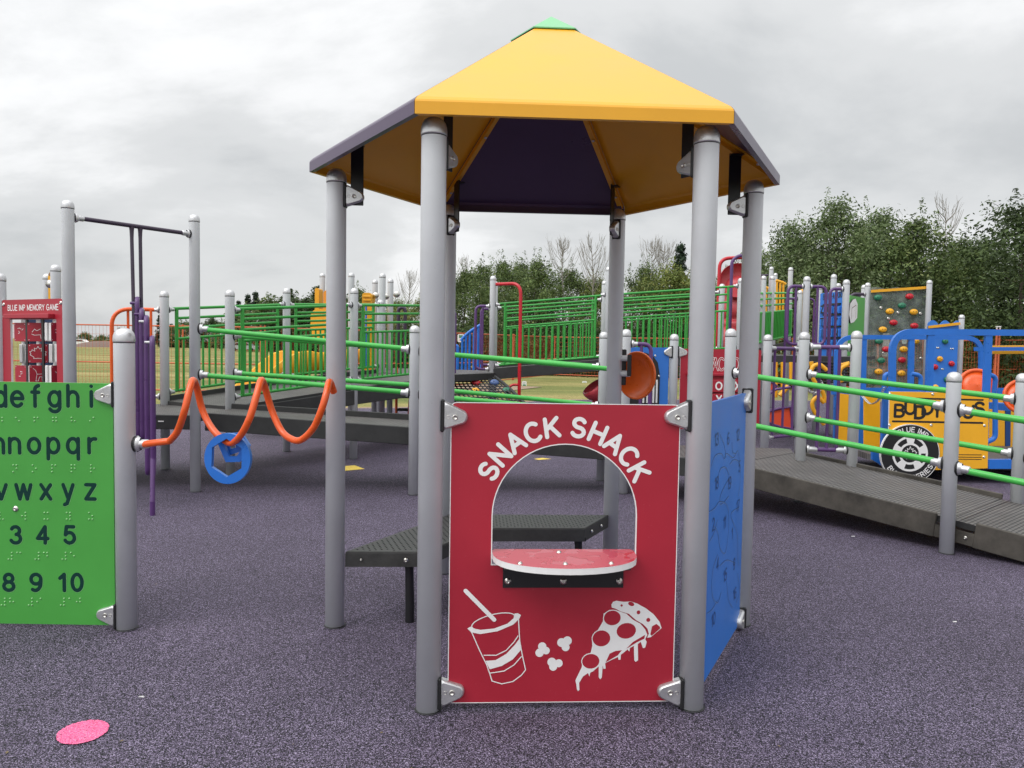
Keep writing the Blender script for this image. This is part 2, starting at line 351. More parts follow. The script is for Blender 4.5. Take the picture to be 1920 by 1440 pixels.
    def ribbon(s, pts, w, O, X, Z, Nn, off, M, closed=False):
        """router-cut stroke with round ends"""
        P = [V((a, b)) for a, b in pts]
        Q = [P[0]]
        for q in P[1:]:
            if (q - Q[-1]).length > 1e-5: Q.append(q)
        P = Q; n = len(P)
        if not closed and n > 3 and (P[0] - P[-1]).length < 1e-4:
            return s.ribbon([tuple(q) for q in P[:-1]], w, O, X, Z, Nn, off, M, True)
        if not closed:
            for i in range(1, n - 1):
                if (P[i] - P[i - 1]).normalized().dot((P[i + 1] - P[i]).normalized()) < .35:
                    s.ribbon([tuple(q) for q in P[:i + 1]], w, O, X, Z, Nn, off, M)
                    s.ribbon([tuple(q) for q in P[i:]], w, O, X, Z, Nn, off + .00009, M); return
        if n == 1:
            cs = [(P[0].x + w / 2 * math.cos(a * math.pi / 6), P[0].y + w / 2 * math.sin(a * math.pi / 6)) for a in range(12)]
            s.poly(cs, O, X, Z, Nn, off, M); return
        Lp, Rp = [], []
        for i in range(n):
            d0 = (P[i] - P[i - 1]).normalized() if (i or closed) else (P[1] - P[0]).normalized()
            d1 = (P[(i + 1) % n] - P[i]).normalized() if (i < n - 1 or closed) else d0
            t = (d0 + d1); t = t.normalized() if t.length > 1e-4 else d1
            nn = V((-t.y, t.x)); k = max(.35, nn.dot(V((-d1.y, d1.x))))
            Lp.append(P[i] + nn * (w / 2 / k)); Rp.append(P[i] - nn * (w / 2 / k))
        T3 = lambda q: O + X * q.x + Z * q.y + Nn * off
        vs = [T3(q) for q in Lp] + [T3(q) for q in Rp]
        fs = [(i, (i + 1) % n, n + (i + 1) % n, n + i) for i in range(n if closed else n - 1)]
        s.add(vs, fs, M)
        if not closed:
            for e_, d in ((P[0], (P[0] - P[1]).normalized()), (P[-1], (P[-1] - P[-2]).normalized())):
                nn = V((-d.y, d.x))
                cs = [e_ + nn * (w / 2 * math.cos(a)) + d * (w / 2 * math.sin(a)) for a in [math.pi * k / 6 for k in range(7)]]
                s.add([T3(q) for q in cs], [list(range(7))], M)
    def build(s, name, parent=None):
        me = bpy.data.meshes.new(name); me.from_pydata(s.v, [], s.f)
        for M in s.mats: me.materials.append(M)
        me.polygons.foreach_set('material_index', s.m); me.polygons.foreach_set('use_smooth', s.s)
        me.update()
        o = bpy.data.objects.new(name, me); COL.objects.link(o)
        if parent is not None:
            o.parent = parent
            o.matrix_parent_inverse = wm(parent).inverted()
        return o
def wm(o):
    M = Matrix.LocRotScale(o.location, o.rotation_euler, o.scale)
    if o.parent: M = wm(o.parent) @ o.matrix_parent_inverse @ M
    return M
def tag(o, label=None, cat=None, group=None, kind=None):
    if label: o['label'] = label
    if cat: o['category'] = cat
    if group: o['group'] = group
    if kind: o['kind'] = kind
    return o
def thing(name, loc, label, cat, group=None):
    o = bpy.data.objects.new(name, None); COL.objects.link(o); o.location = V(loc); o.empty_display_size = .1
    return tag(o, label, cat, group)
def hexang(i): return 0.0527 + R([240, 300, 0, 60, 120, 180][i])

# ---- stroke font
def arc(cx, cy, rx, ry, a0, a1, n=14):
    return [(cx + rx * math.cos(R(a0 + (a1 - a0) * i / n)), cy + ry * math.sin(R(a0 + (a1 - a0) * i / n))) for i in range(n + 1)]
F = {
 'A': (.78, [[(0, 0), (.39, 1), (.78, 0)], [(.14, .34), (.64, .34)]]),
 'B': (.66, [[(0, 0), (0, 1), (.34, 1)] + arc(.34, .77, .26, .23, 90, -90) + [(0, .54)], [(.34, .54)] + arc(.36, .27, .29, .27, 90, -90) + [(0, 0)]]),
 'C': (.78, [arc(.42, .5, .42, .5, 48, 312, 20)]),
 'D': (.74, [[(0, 0), (0, 1), (.28, 1)] + arc(.28, .5, .44, .5, 90, -90, 18) + [(0, 0)]]),
 'E': (.6, [[(.6, 1), (0, 1), (0, 0), (.6, 0)], [(0, .52), (.52, .52)]]),
 'F': (.58, [[(.58, 1), (0, 1), (0, 0)], [(0, .52), (.5, .52)]]),
 'G': (.82, [arc(.42, .5, .42, .5, 48, 330, 20) + [(.82, .46), (.46, .46)]]),
 'H': (.72, [[(0, 0), (0, 1)], [(.72, 0), (.72, 1)], [(0, .52), (.72, .52)]]),
 'I': (.02, [[(0, 0), (0, 1)]]),
 'J': (.5, [[(.5, 1), (.5, .26)] + arc(.25, .26, .25, .26, 0, -180)]),
 'K': (.70, [[(0, 0), (0, 1)], [(.66, 1), (0, .38)], [(.22, .6), (.70, 0)]]),
 'L': (.54, [[(0, 1), (0, 0), (.54, 0)]]),
 'M': (.84, [[(0, 0), (0, 1), (.42, .1), (.84, 1), (.84, 0)]]),
 'N': (.72, [[(0, 0), (0, 1), (.72, 0), (.72, 1)]]),
 'O': (.84, [arc(.42, .5, .42, .5, 90, 450, 26)]),
 'P': (.64, [[(0, 0), (0, 1), (.34, 1)] + arc(.34, .73, .28, .27, 90, -90) + [(0, .46)]]),
 'Q': (.84, [arc(.42, .5, .42, .5, 90, 450, 26), [(.5, .25), (.8, -.03)]]),
 'R': (.68, [[(0, 0), (0, 1), (.36, 1)] + arc(.36, .74, .28, .26, 90, -90) + [(0, .48)], [(.38, .48), (.68, 0)]]),
 'S': (.66, [arc(.33, .755, .30, .245, 25, 270, 12) + arc(.33, .26, .33, .25, 90, -155, 12)[1:]]),
 'T': (.72, [[(0, 1), (.72, 1)], [(.36, 1), (.36, 0)]]),
 'U': (.70, [[(0, 1), (0, .35)] + arc(.35, .35, .35, .35, 180, 360) + [(.70, 1)]]),
 'V': (.74, [[(0, 1), (.37, 0), (.74, 1)]]),
 'W': (1.0, [[(0, 1), (.25, 0), (.5, 1), (.75, 0), (1, 1)]]),
 'X': (.68, [[(0, 0), (.68, 1)], [(0, 1), (.68, 0)]]),
 'Y': (.7, [[(0, 1), (.35, .48), (.35, 0)], [(.7, 1), (.35, .48)]]),
 'Z': (.62, [[(0, 1), (.62, 1), (0, 0), (.62, 0)]]),
 '-': (.3, [[(0, .45), (.3, .45)]]), ' ': (.25, []),
 'a': (.5, [arc(.25, .35, .25, .35, 0, 360, 18), [(.5, .7), (.5, 0)]]),
 'b': (.52, [[(0, 1), (0, 0)], arc(.26, .35, .26, .35, 0, 360, 18)]),
 'c': (.48, [arc(.27, .35, .27, .35, 50, 310)]),
 'd': (.52, [arc(.26, .35, .26, .35, 0, 360, 18), [(.52, 1), (.52, 0)]]),
 'e': (.54, [[(.02, .37), (.53, .37)] + arc(.27, .35, .27, .35, 8, 318, 18)]),
 'f': (.36, [[(.14, 0), (.14, .8)] + arc(.34, .8, .2, .2, 180, 95, 6), [(0, .68), (.32, .68)]]),
 'g': (.52, [arc(.26, .35, .26, .35, 0, 360, 18), [(.52, .7), (.52, -.05)] + arc(.27, -.05, .25, .22, 0, -155, 10)]),
 'h': (.48, [[(0, 1), (0, 0)], [(0, .42)] + arc(.24, .44, .24, .26, 180, 0, 10) + [(.48, 0)]]),
 'i': (.02, [[(0, .70), (0, 0)], [(0, .97)]]),
 'j': (.12, [[(.12, .70), (.12, -.1)] + arc(0, -.1, .12, .15, 0, -90, 5), [(.12, .97)]]),
 'k': (.44, [[(0, 1), (0, 0)], [(.42, .7), (0, .28)], [(.14, .42), (.44, 0)]]),
 'l': (.02, [[(0, 1), (0, 0)]]),
 'm': (.8, [[(0, .7), (0, 0)], [(0, .45)] + arc(.2, .45, .2, .25, 180, 0, 8) + [(.4, 0)], [(.4, .45)] + arc(.6, .45, .2, .25, 180, 0, 8) + [(.8, 0)]]),
 'n': (.48, [[(0, .7), (0, 0)], [(0, .42)] + arc(.24, .44, .24, .26, 180, 0, 10) + [(.48, 0)]]),
 'o': (.54, [arc(.27, .35, .27, .35, 90, 450, 20)]),
 'p': (.52, [[(0, .7), (0, -.3)], arc(.26, .35, .26, .35, 0, 360, 18)]),
 'q': (.52, [[(.52, .7), (.52, -.3)], arc(.26, .35, .26, .35, 0, 360, 18)]),
 'r': (.32, [[(0, .7), (0, 0)], [(0, .4)] + arc(.26, .42, .26, .27, 180, 75, 6)]),
 's': (.44, [arc(.22, .53, .19, .17, 30, 270, 10) + arc(.22, .18, .22, .18, 90, -150, 10)[1:]]),
 't': (.34, [[(.15, .95), (.15, .14)] + arc(.29, .14, .14, .14, 180, 270, 4), [(0, .68), (.32, .68)]]),
 'u': (.48, [[(0, .7), (0, .26)] + arc(.24, .26, .24, .26, 180, 360, 10), [(.48, .7), (.48, 0)]]),
 'v': (.48, [[(0, .7), (.24, 0), (.48, .7)]]),
 'w': (.72, [[(0, .7), (.18, 0), (.36, .7), (.54, 0), (.72, .7)]]),
 'x': (.46, [[(0, 0), (.46, .7)], [(0, .7), (.46, 0)]]),
 'y': (.48, [[(0, .7), (.24, .02)], [(.48, .7), (.18, -.22), (.06, -.28)]]),
 'z': (.44, [[(0, .7), (.44, .7), (0, 0), (.44, 0)]]),
 '0': (.6, [arc(.3, .5, .3, .5, 90, 450, 22)]),
 '1': (.26, [[(0, .76), (.26, 1), (.26, 0)]]),
 '2': (.58, [arc(.29, .7, .27, .3, 165, -30, 10) + [(0, 0), (.58, 0)]]),
 '3': (.58, [arc(.28, .76, .25, .24, 155, -80, 10) + arc(.28, .27, .30, .27, 80, -155, 12)]),
 '4': (.62, [[(.46, 0), (.46, 1), (0, .28), (.62, .28)]]),
 '5': (.58, [[(.54, 1), (.1, 1), (.04, .5)] + arc(.28, .32, .30, .32, 130, -150, 14)]),
 '6': (.6, [arc(.3, .3, .3, .3, 0, 360, 18), arc(.36, .44, .36, .56, 180, 65, 9)]),
 '7': (.56, [[(0, 1), (.56, 1), (.2, 0)]]),
 '8': (.6, [arc(.3, .76, .25, .24, -90, 270, 18), arc(.3, .27, .3, .26, 90, 450, 18)]),
 '9': (.6, [arc(.3, .7, .3, .3, 0, 360, 18), arc(.24, .56, .36, .56, 0, -115, 9)]),
}
def text(mb, st, O, X, Z, Nn, h, w, M, gap=.24, off=.0012, center=True, sx=1.0):
    """write st with cap height h, stroke w, centred on O (O is the middle of the baseline)"""
    tot = sum(F[c][0] for c in st) + gap * (len(st) - 1)
    x = -tot / 2 if center else 0
    k = 0
    for c in st:
        wd, strokes = F[c]
        for sk in strokes:
            mb.ribbon([((x + a) * h * sx, b * h) for a, b in sk], w, O, X, Z, Nn, off + k * .00012, M); k = (k + 1) % 4
        x += wd + gap

# ---- playground fittings
PR = .0535                                       # post radius
def post(parent, x, y, ztop, z0=0.0, M=None, name='post'):
    b = MB(); O = V((x, y, 0)); zb = ztop - .072
    b.lathe(O, (0, 0, 1), [(PR * .2, z0), (PR, z0), (PR, zb)], M or STEEL, 28)
    if z0 == 0: b.lathe(O, (0, 0, 1), [(PR - .002, .008), (PR + .003, .007), (PR + .007, .0045)], GASK, 28)
    p = b.build(name, parent)
    c = MB(); r = PR * 1.045
    c.lathe(O, (0, 0, 1), [(PR * 1.0, zb - .006), (r * .99, zb - .006), (r * 1.0, zb), (r, zb + .012), (r * .97, zb + .029), (r * .88, zb + .045), (r * .72, zb + .058), (r * .5, zb + .0665), (r * .25, zb + .071), (0, ztop)], ALU, 28)
    c.lathe(O, (0, 0, 1), [(PR * 1.012, zb - .010), (PR * 1.012, zb - .006)], GASK, 28)
    c.build('cap', p)
    return p
def rail_clamp(parent, P, d, L_=.085, r=.027, name='clamp'):
    """cup fitting on a post: P on the post axis, d towards the rail"""
    P = V(P); d = V(d).normalized(); h = V((d.x, d.y, 0)).normalized(); b = MB()
    q = 1.0 if r > .024 else .72
    b.lathe(P + h * (PR - .012), h, [(.038 * q, 0), (.041 * q, .012), (.038 * q, .018)], GASK, 18, True, 1.5, (0, 0, 1))
    b.lathe(P + h * (PR + .003), h, [(.036 * q, 0), (.035 * q, .007), (.032, .013), (r + .006, .022), (r + .004, .030)], ALU, 18, True, 1.45, (0, 0, 1))
    b.lathe(P + h * (PR + .025), d, [(r + .005, 0), (r + .005, L_ - .03), (r + .001, L_ - .022), (r * .6, L_ - .022)], ALU, 18)
    return b.build(name, parent)
def rail(parent, P, Q, M, r=.0235, clamps=True, name='rail'):
    P = V(P); Q = V(Q); d = (Q - P).normalized(); b = MB()
    b.tube([P + d * (PR + .07), Q - d * (PR + .07)], r, M, 14)
    o = b.build(name, parent)
    if clamps:
        rail_clamp(parent, P, d, r=r); rail_clamp(parent, Q, -d, r=r)
    return o
def ear(parent, P, d, Nn, flip=1, sc=1.0, name='clamp'):
    """cast triangular ear that grips a board: P on the post axis, d towards the board, Nn out of its face"""
    P = V(P); d = V(d).normalized(); Nn = V(Nn).normalized(); Z = V((0, 0, 1)); b = MB()
    O = P + Nn * .006
    t0 = .030; x0, x1 = PR - .012, PR + .104
    pts = [(x0, -.056), (x0 + .012, -.062), (x0 + .026, -.058)] + [(x1 - .034 + .034 * math.cos(R(a)), (.006 + .033 * math.sin(R(a)))) for a in range(-60, 66, 12)] + [(x0 + .026, .058), (x0 + .012, .062), (x0, .056)]
    pts = [(x, z * flip) for x, z in pts]; pts = [((x - x0) * sc + x0, z * sc) for x, z in pts]
    cx = sum(p[0] for p in pts) / len(pts); cz = sum(p[1] for p in pts) / len(pts)
    lay = [(1.0, -.012), (1.0, .014), (.93, .022), (.78, .027)]
    vs = []; n = len(pts)
    for k, off in lay:
        for x, z in pts: vs.append(O + d * (cx + (x - cx) * k) + Z * (cz + (z - cz) * k) + Nn * off)
    fs = [(i * n + j, i * n + (j + 1) % n, i * n + n + (j + 1) % n, i * n + n + j) for i in range(3) for j in range(n)]
    b.add(vs, fs, ALU, True); b.add(vs[3 * n:], [list(range(n))], ALU)
    b.box(P + d * (PR - .004) + Nn * .010, .016, .062, .140 * sc, GASK, d, Nn, Z, .006)
    bc = O + d * (x0 + .062 * sc) + Z * (.006 * flip) + Nn * .027
    b.lathe(bc, Nn, [(.012, 0), (.012, .003), (.0085, .0045), (.0085, .001), (0, .001)], BOLT, 14)
    b.lathe(bc - d * .029, Nn, [(.0085, 0.0), (.0085, .0012), (.0065, .0012), (.0065, 0)], BOLT, 12)
    return b.build(name, parent)
def bolt(mb, P, Nn, r=.012):
    mb.lathe(V(P), Nn, [(r * 1.25, 0), (r * 1.25, .0015), (r, .002), (r * .95, .006), (r * .6, .0085), (r * .45, .0085), (r * .42, .004), (0, .004)], BOLT, 14)
def rrect(x0, z0, x1, z1, r, n=5):
    p = []
    for cx, cz, a in ((x1 - r, z1 - r, 0), (x0 + r, z1 - r, 90), (x0 + r, z0 + r, 180), (x1 - r, z0 + r, 270)):
        p += [(cx + r * math.cos(R(a + 90 * k / n)), cz + r * math.sin(R(a + 90 * k / n))) for k in range(n + 1)]
    return p
def bez(pts, n=8):
    """Catmull-Rom through pts"""
    pts = [V(p) for p in pts]; P = [pts[0] * 2 - pts[1]] + pts + [pts[-1] * 2 - pts[-2]]; o = []
    for i in range(1, len(P) - 2):
        for k in range(n):
            t = k / n; a, b_, c, d = P[i - 1], P[i], P[i + 1], P[i + 2]
            o.append(.5 * ((2 * b_) + (c - a) * t + (2 * a - 5 * b_ + 4 * c - d) * t * t + (3 * b_ - a - 3 * c + d) * t ** 3))
    o.append(pts[-1]); return o
def fillet(pts, r, n=6):
    """polyline with rounded corners"""
    pts = [V(p) for p in pts]; o = [pts[0]]
    for i in range(1, len(pts) - 1):
        a = (pts[i - 1] - pts[i]); b_ = (pts[i + 1] - pts[i]); k = min(r, a.length * .49, b_.length * .49)
        p0 = pts[i] + a.normalized() * k; p1 = pts[i] + b_.normalized() * k
        for j in range(n + 1):
            t = j / n; o.append(p0 * (1 - t) ** 2 + pts[i] * 2 * t * (1 - t) + p1 * t * t)
    o.append(pts[-1]); return o
def guard(parent, P, Q, zt0, zt1, M, hgt=1.02, rails=(.12, .245, .375), step=.095, inset=.17, name='guard_panel', clamps=True):
    """balustrade between two posts; zt = height of the top rail at either end"""
    P = V((P[0], P[1], 0)); Q = V((Q[0], Q[1], 0)); d = (Q - P); Ln = d.length; u = d / Ln
    zt = lambda s: zt0 + (zt1 - zt0) * s / Ln
    at_ = lambda s, dz: P + u * s + V((0, 0, zt(s) - dz))
    b = MB(); r = .017
    for dz in (0, hgt): b.tube([at_(PR + .06, dz), at_(Ln - PR - .06, dz)], .019, M, 10)
    s0, s1 = inset, Ln - inset
    for s in (s0, s1): b.tube([at_(s, 0), at_(s, hgt)], .023, M, 10)
    for dz in rails: b.tube([at_(s0, dz), at_(s1, dz)], r, M, 10)
    k = max(1, int((s1 - s0) / step))
    for i in range(1, k):
        s = s0 + (s1 - s0) * i / k; b.tube([at_(s, rails[-1]), at_(s, hgt)], .0145, M, 8)
    o = b.build(name, parent)
    if clamps:
        for dz in (0, hgt):
            rail_clamp(parent, at_(0, dz), u, .075, .020); rail_clamp(parent, at_(Ln, dz), -u, .075, .020)
    return o
def deck(parent, poly, M=None, t=.05, name='deck'):
    """walking surface: poly = list of 3-D corners (counter-clockwise from above)"""
    b = MB(); n = len(poly); top = [V(p) for p in poly]; bot = [p - V((0, 0, t)) for p in top]
    tri = tessellate_polygon([[V((p.x, p.y, 0)) for p in top]])
    b.add(top, [tuple(f) for f in tri], M or TREAD); b.add(bot, [tuple(f)[::-1] for f in tri], RUBB)
    b.add(top + bot, [(i, (i + 1) % n, n + (i + 1) % n, n + i) for i in range(n)], RUBB)
    return b.build(name, parent)
def skirt(parent, P, Q, h, M, up=.035, t=.03, name='side_beam'):
    """beam along a deck edge, top slightly above the deck"""
    P = V(P); Q = V(Q); b = MB(); off = V((0, 0, up - h / 2))
    b.bar(P + off, Q + off, t, h, M, bev=.006)
    return b.build(name, parent)
def hold(parent, P, Nn, r, M, sx=1.4, name='climbing_hold', rot=0):
    b = MB(); Nn = V(Nn).normalized(); X = V((0, 0, 1)).cross(Nn).normalized(); X = X * math.cos(rot) + V((0, 0, 1)) * math.sin(rot)
    b.lathe(P, Nn, [(r, 0), (r, r * .25), (r * .85, r * .6), (r * .5, r * .8), (0, r * .85)], M, 14, True, sx, X)
    for k in (-1, 1): b.disc(V(P) + X * (k * r * .42) + Nn * (r * .84), Nn, r * .16, BLACK, 8)
    return b.build(name, parent)
def ell(cx, cz, rx, rz, rot=0, n=20):
    c, s_ = math.cos(R(rot)), math.sin(R(rot)); o = []
    for i in range(n):
        a = 2 * math.pi * i / n; x, z = rx * math.cos(a), rz * math.sin(a); o.append((cx + x * c - z * s_, cz + x * s_ + z * c))
    return o

def letters(parent, name, items):
    """items: (string, O, X, Z, N, h, w, M, kwargs): every character string becomes a mesh of its own"""
    for st, O, X, Z, Nn, h, w, M, kw in items:
        b = MB(); text(b, st, O, X, Z, Nn, h, w, M, **kw); b.build(name, parent)
def bolts(parent, items, name='bolt'):
    for P, Nn, r_ in items:
        b = MB(); bolt(b, P, Nn, r_); b.build(name, parent)

# ================================================================== SETTING
def sheet(name, pts, z, M, kind='structure'):
    me = bpy.data.meshes.new(name); tri = tessellate_polygon([[V((a, b, 0)) for a, b in pts]])
    me.from_pydata([(a, b, z) for a, b in pts], [], [tuple(f) for f in tri]); me.materials.append(M); me.update()
    if me.polygons and me.polygons[0].normal.z < 0: me.flip_normals()
    o = bpy.data.objects.new(name, me); COL.objects.link(o); return tag(o, kind=kind)
sheet('field', [(-900, -300), (900, -300), (900, 1500), (-900, 1500)], -0.03, GRASS)
edge = [(-30, -12), (26, -12), (26, 24), (17, 24.5), (9, 24), (4, 23.4), (2, 22.8), (0, 21.4), (-2.4, 19.3), (-4.5, 18.4), (-7, 17.0), (-9, 14.8), (-11, 12.8), (-14, 12.0), (-30, 12)]
sm = bez([(a, b, 0) for a, b in edge[3:-1]], 6)
pts = [edge[0], edge[1], edge[2]] + [(p.x + noise.noise(p * 1.5) * .12, p.y + noise.noise(p * 1.5 + V((9, 0, 0))) * .12) for p in sm] + [edge[-1]]
sheet('playground_surface', pts, 0.0, GROUND)
sheet('bare_soil_edge', [(p.x - .05, p.y + .45 + .25 * noise.noise(p * 2)) for p in sm][::-1] + [(p.x, p.y - .3) for p in sm], -0.015, MULCH)
sheet('gravel_path', [(-6.5, 24.6), (-1.4, 24.2), (1.2, 30), (-4.0, 32.5)], -0.012, MULCH)
def patch(px, name, M, label, cat, n=6):
    ps = [gr(x, y) for x, y in px]; b = MB(); k = len(ps)
    top = [p + V((0, 0, .005)) for p in ps]
    b.add(top, [list(range(k))[::-1]], M)
    o = b.build(name)
    if o.data.polygons[0].normal.z < 0: o.data.flip_normals()
    return tag(o, label, cat)
pk = [(155 + 51 * math.cos(a) * math.cos(.24) + 20 * math.sin(a) * math.sin(.24) + rnd.uniform(-1, 1),
       1374.5 - 51 * math.cos(a) * math.sin(.24) + 20 * math.sin(a) * math.cos(.24) + rnd.uniform(-.7, .7)) for a in [2 * math.pi * k / 110 for k in range(110)]]
patch(pk, 'ground_dot', PINK, 'pink oval inlaid in the dark rubber surface, front left', 'ground marking')
patch([(640, 875), (665, 873), (684, 880), (640, 884)], 'ground_arrow', YCR, 'yellow pointed inlay in the rubber beside the left rear leg of the shelter', 'ground marking')
patch([(1001, 861), (1016, 859), (1034, 861), (1010, 863)], 'ground_arrow', YCR, 'yellow sliver of inlay seen through the snack window arch', 'ground marking')
def litter(px, py, s, lab, sd):
    r2 = random.Random(sd); p = gr(px, py); b = MB()
    prof = [(-1.1, .35), (-.9, .55), (-.6, .2), (.5, .25), (.9, .6), (1.15, .2), (1.0, -.35), (.6, -.15), (-.5, -.1), (-.9, -.5)]
    pt = [(x * s * r2.uniform(.8, 1.2), y * s * r2.uniform(.7, 1.2)) for x, y in prof]
    n = len(pt); vs = [p + V((x, y, .004 + .002 * r2.random())) for x, y in pt] + [p + V((x * .9, y * .9, .008 + .003 * r2.random())) for x, y in pt]
    b.add(vs, [(i, (i + 1) % n, n + (i + 1) % n, n + i) for i in range(n)] + [list(range(n, 2 * n))], WHITE)
    tag(b.build('paper_scrap'), lab, 'litter')
litter(265, 1309, .011, 'tiny white scrap of paper on the rubber right of the pink oval', 1)
litter(1600, 1007, .012, 'small white scrap on the rubber in front of the right ramp', 2)
litter(1790, 1168, .010, 'pale crumb of litter on the rubber at the far right of the foreground', 3)
litter(873, 1072, .008, 'speck of paper on the rubber below the shelter bench', 4)

b = MB(); BITS = mat('leaf_grit', (.16, .12, .06, 1), .8, var=.5, vscale=40); r3 = random.Random(5)
for k in range(170):
    x, y = r3.uniform(-5, 6.5), 1.9 + 11 * r3.random() ** 1.3; s = r3.uniform(.003, .010); a = r3.uniform(0, 6.3)
    c, q = math.cos(a) * s, math.sin(a) * s; w = r3.uniform(.3, .8)
    b.add([(x + c, y + q, .004 + r3.random() * .004), (x - q * w, y + c * w, .006), (x - c, y - q, .004), (x + q * w, y - c * w, .005)], [(0, 1, 2, 3)], BITS if k % 4 else WHITE)
tag(b.build('leaf_bits'), kind='stuff')

# ================================================================== SNACK SHELTER
HX, HY, HS, HH, RR = .1845, 4.322, 1.1673, 2.5537, 1.3154
ZE, ZT, ZA = 2.530, 2.5929, 3.4011
def hxp(i, r, z=0): a = hexang(i); return V((HX + r * math.cos(a), HY + r * math.sin(a), z))
sh = thing('snack_shelter', (HX, HY, 0), 'six sided play shelter with yellow and purple roof and red snack counter front', 'play shelter')
for i in range(6):
    p = hxp(i, HS); post(sh, p.x, p.y, HH)
# roof panels: 0 front, 1 front right, 2 back right, 3 back, 4 back left, 5 front left
order = [(0, 1), (1, 2), (2, 3), (3, 4), (4, 5), (5, 0)]
slope = (ZA - ZT) / RR
RC = .19
def rz(r): return ZT + (RR - r) * slope
for k, (i, j) in enumerate(order):
    M = (YELR, PURR)[k % 2]; b = MB()
    a1, a2 = hexang(i), hexang(j)
    cen = V((HX, HY, 0))
    def ring(r, z, g):
        pA = V((HX + r * math.cos(a1), HY + r * math.sin(a1), z)); pB = V((HX + r * math.cos(a2), HY + r * math.sin(a2), z))
        u = (pB - pA).normalized(); return pA + u * g, pB - u * g
    sec = [(RC, rz(RC)), (RR * .985, rz(RR * .985)), (RR * .997, ZT - .003), (RR, ZT - .012), (RR, ZE), (RR - .030, ZE), (RR - .030, ZE + .008), (RR - .012, ZE + .008), (RR - .012, ZT - .016), (RR * .985, rz(RR * .985) - .012), (RC, rz(RC) - .012)]
    vs = []
    for r, z in sec:
        p, q = ring(r, z, .0015)
        # slightly dished moulded sheet: extra columns across the width
        for c in range(7):
            t = c / 6; dish = -.012 * math.sin(math.pi * t) if r < RR * .9 and False else 0
            vs.append(p.lerp(q, t) + V((0, 0, dish)))
    n = len(sec); fs = [(r * 7 + c, r * 7 + c + 1, ((r + 1) % n) * 7 + c + 1, ((r + 1) % n) * 7 + c) for r in range(n) for c in range(6)]
    fs += [[r * 7 for r in range(n)][::-1], [r * 7 + 6 for r in range(n)]]
    b.add(vs, fs, M)
    rp = b.build('roof_panel', sh)
    # folded seam flanges with bolts, under the yellow sheets
    if k % 2 == 0:
        for (aa, sgn) in ((a1, 1), (a2, -1)):
            rad = V((math.cos(aa), math.sin(aa), 0)); tan = V((-math.sin(aa), math.cos(aa), 0)) * -sgn
            p0 = V((HX, HY, 0)) + rad * (RR - .05); p0.z = rz(RR - .05) - .030; p1 = V((HX, HY, 0)) + rad * RC; p1.z = rz(RC) - .030
            b = MB(); up = (p1 - p0).cross(tan).normalized()
            b.bar(p0 + tan * .018, p1 + tan * .018, .042, .006, M, up=V((0, 0, 1)))
            b.bar(p0 + tan * -.002 - V((0, 0, .012)), p1 + tan * -.002 - V((0, 0, .012)), .005, .030, M)
            for t in (.08, .5, .85):
                q = p0.lerp(p1, t) + tan * .022 - V((0, 0, .004)); bolt(b, q - V((0, 0, .004)), V((0, 0, -1)), .009)
            b.build('seam_flange', rp)
b = MB()
rb = .222; zb = rz(rb) + .014; vs = [V((HX, HY, ZA + .012))]
for i in range(6):
    a = hexang(i); vs.append(V((HX + rb * math.cos(a), HY + rb * math.sin(a), zb)))
for i in range(6):
    a = hexang(i); vs.append(V((HX + rb * math.cos(a), HY + rb * math.sin(a), zb - .006)))
idx = [1, 2, 3, 4, 5, 6]
b.add(vs, [(0, idx[k], idx[(k + 1) % 6]) for k in range(6)] + [(idx[k], idx[k] + 6, idx[(k + 1) % 6] + 6, idx[(k + 1) % 6]) for k in range(6)] + [[7, 8, 9, 10, 11, 12][::-1]], CAPG)
b.build('roof_cap', sh)
# hanger straps
for i in range(6):
    a = hexang(i); rad = V((-math.cos(a), -math.sin(a), 0)); tan = V((-rad.y, rad.x, 0)); p = hxp(i, HS)
    q = p + rad * .112; zt = rz(HS - .112) - .055; b = MB()
    b.box(V((q.x, q.y, (2.355 + zt) / 2)), .070, .008, zt - 2.355, BLACK, rad, tan, bev=.003)
    b.box(V((q.x, q.y, zt - .012)) + tan * .02, .07, .045, .006, BLACK, rad, tan)
    s_ = b.build('roof_strap', sh)
    nn = tan if tan.y < 0 else -tan
    e_ = ear(sh, V((p.x, p.y, 2.405)), rad, nn, -1, .95)

# ---- red snack front
pL, pRt = hxp(0, HS), hxp(1, HS)
X1 = (pRt - pL).normalized(); Z1 = V((0, 0, 1)); N1 = V((X1.y, -X1.x, 0)); N1 = N1 if N1.y < 0 else -N1
O1 = (pL + pRt) / 2 + N1 * .009
Wp = (HS - .172) / 2
def on1(px, py):
    q = onpl(px, py, O1, N1) - O1; return (q.dot(X1), q.z)
zt1 = on1(1060, 757)[1]; zb1 = on1(1055, 1316)[1]
hz0 = on1(1055, 1059)[1]; hr = .316; hcz = on1(1055, 959.5)[1] - .02
hole = [(-hr, hz0)] + [(hr * -math.cos(R(a)), hcz + hr * 1.0 * math.sin(R(a))) for a in range(0, 181, 6)] + [(hr, hz0)]
outl = rrect(-Wp, zb1, Wp, zt1, .022, 4)
b = MB(); b.prism(outl, O1, X1, Z1, N1, .019, RED, WHITE, holes=[hole])
snack = b.build('snack_board', sh)
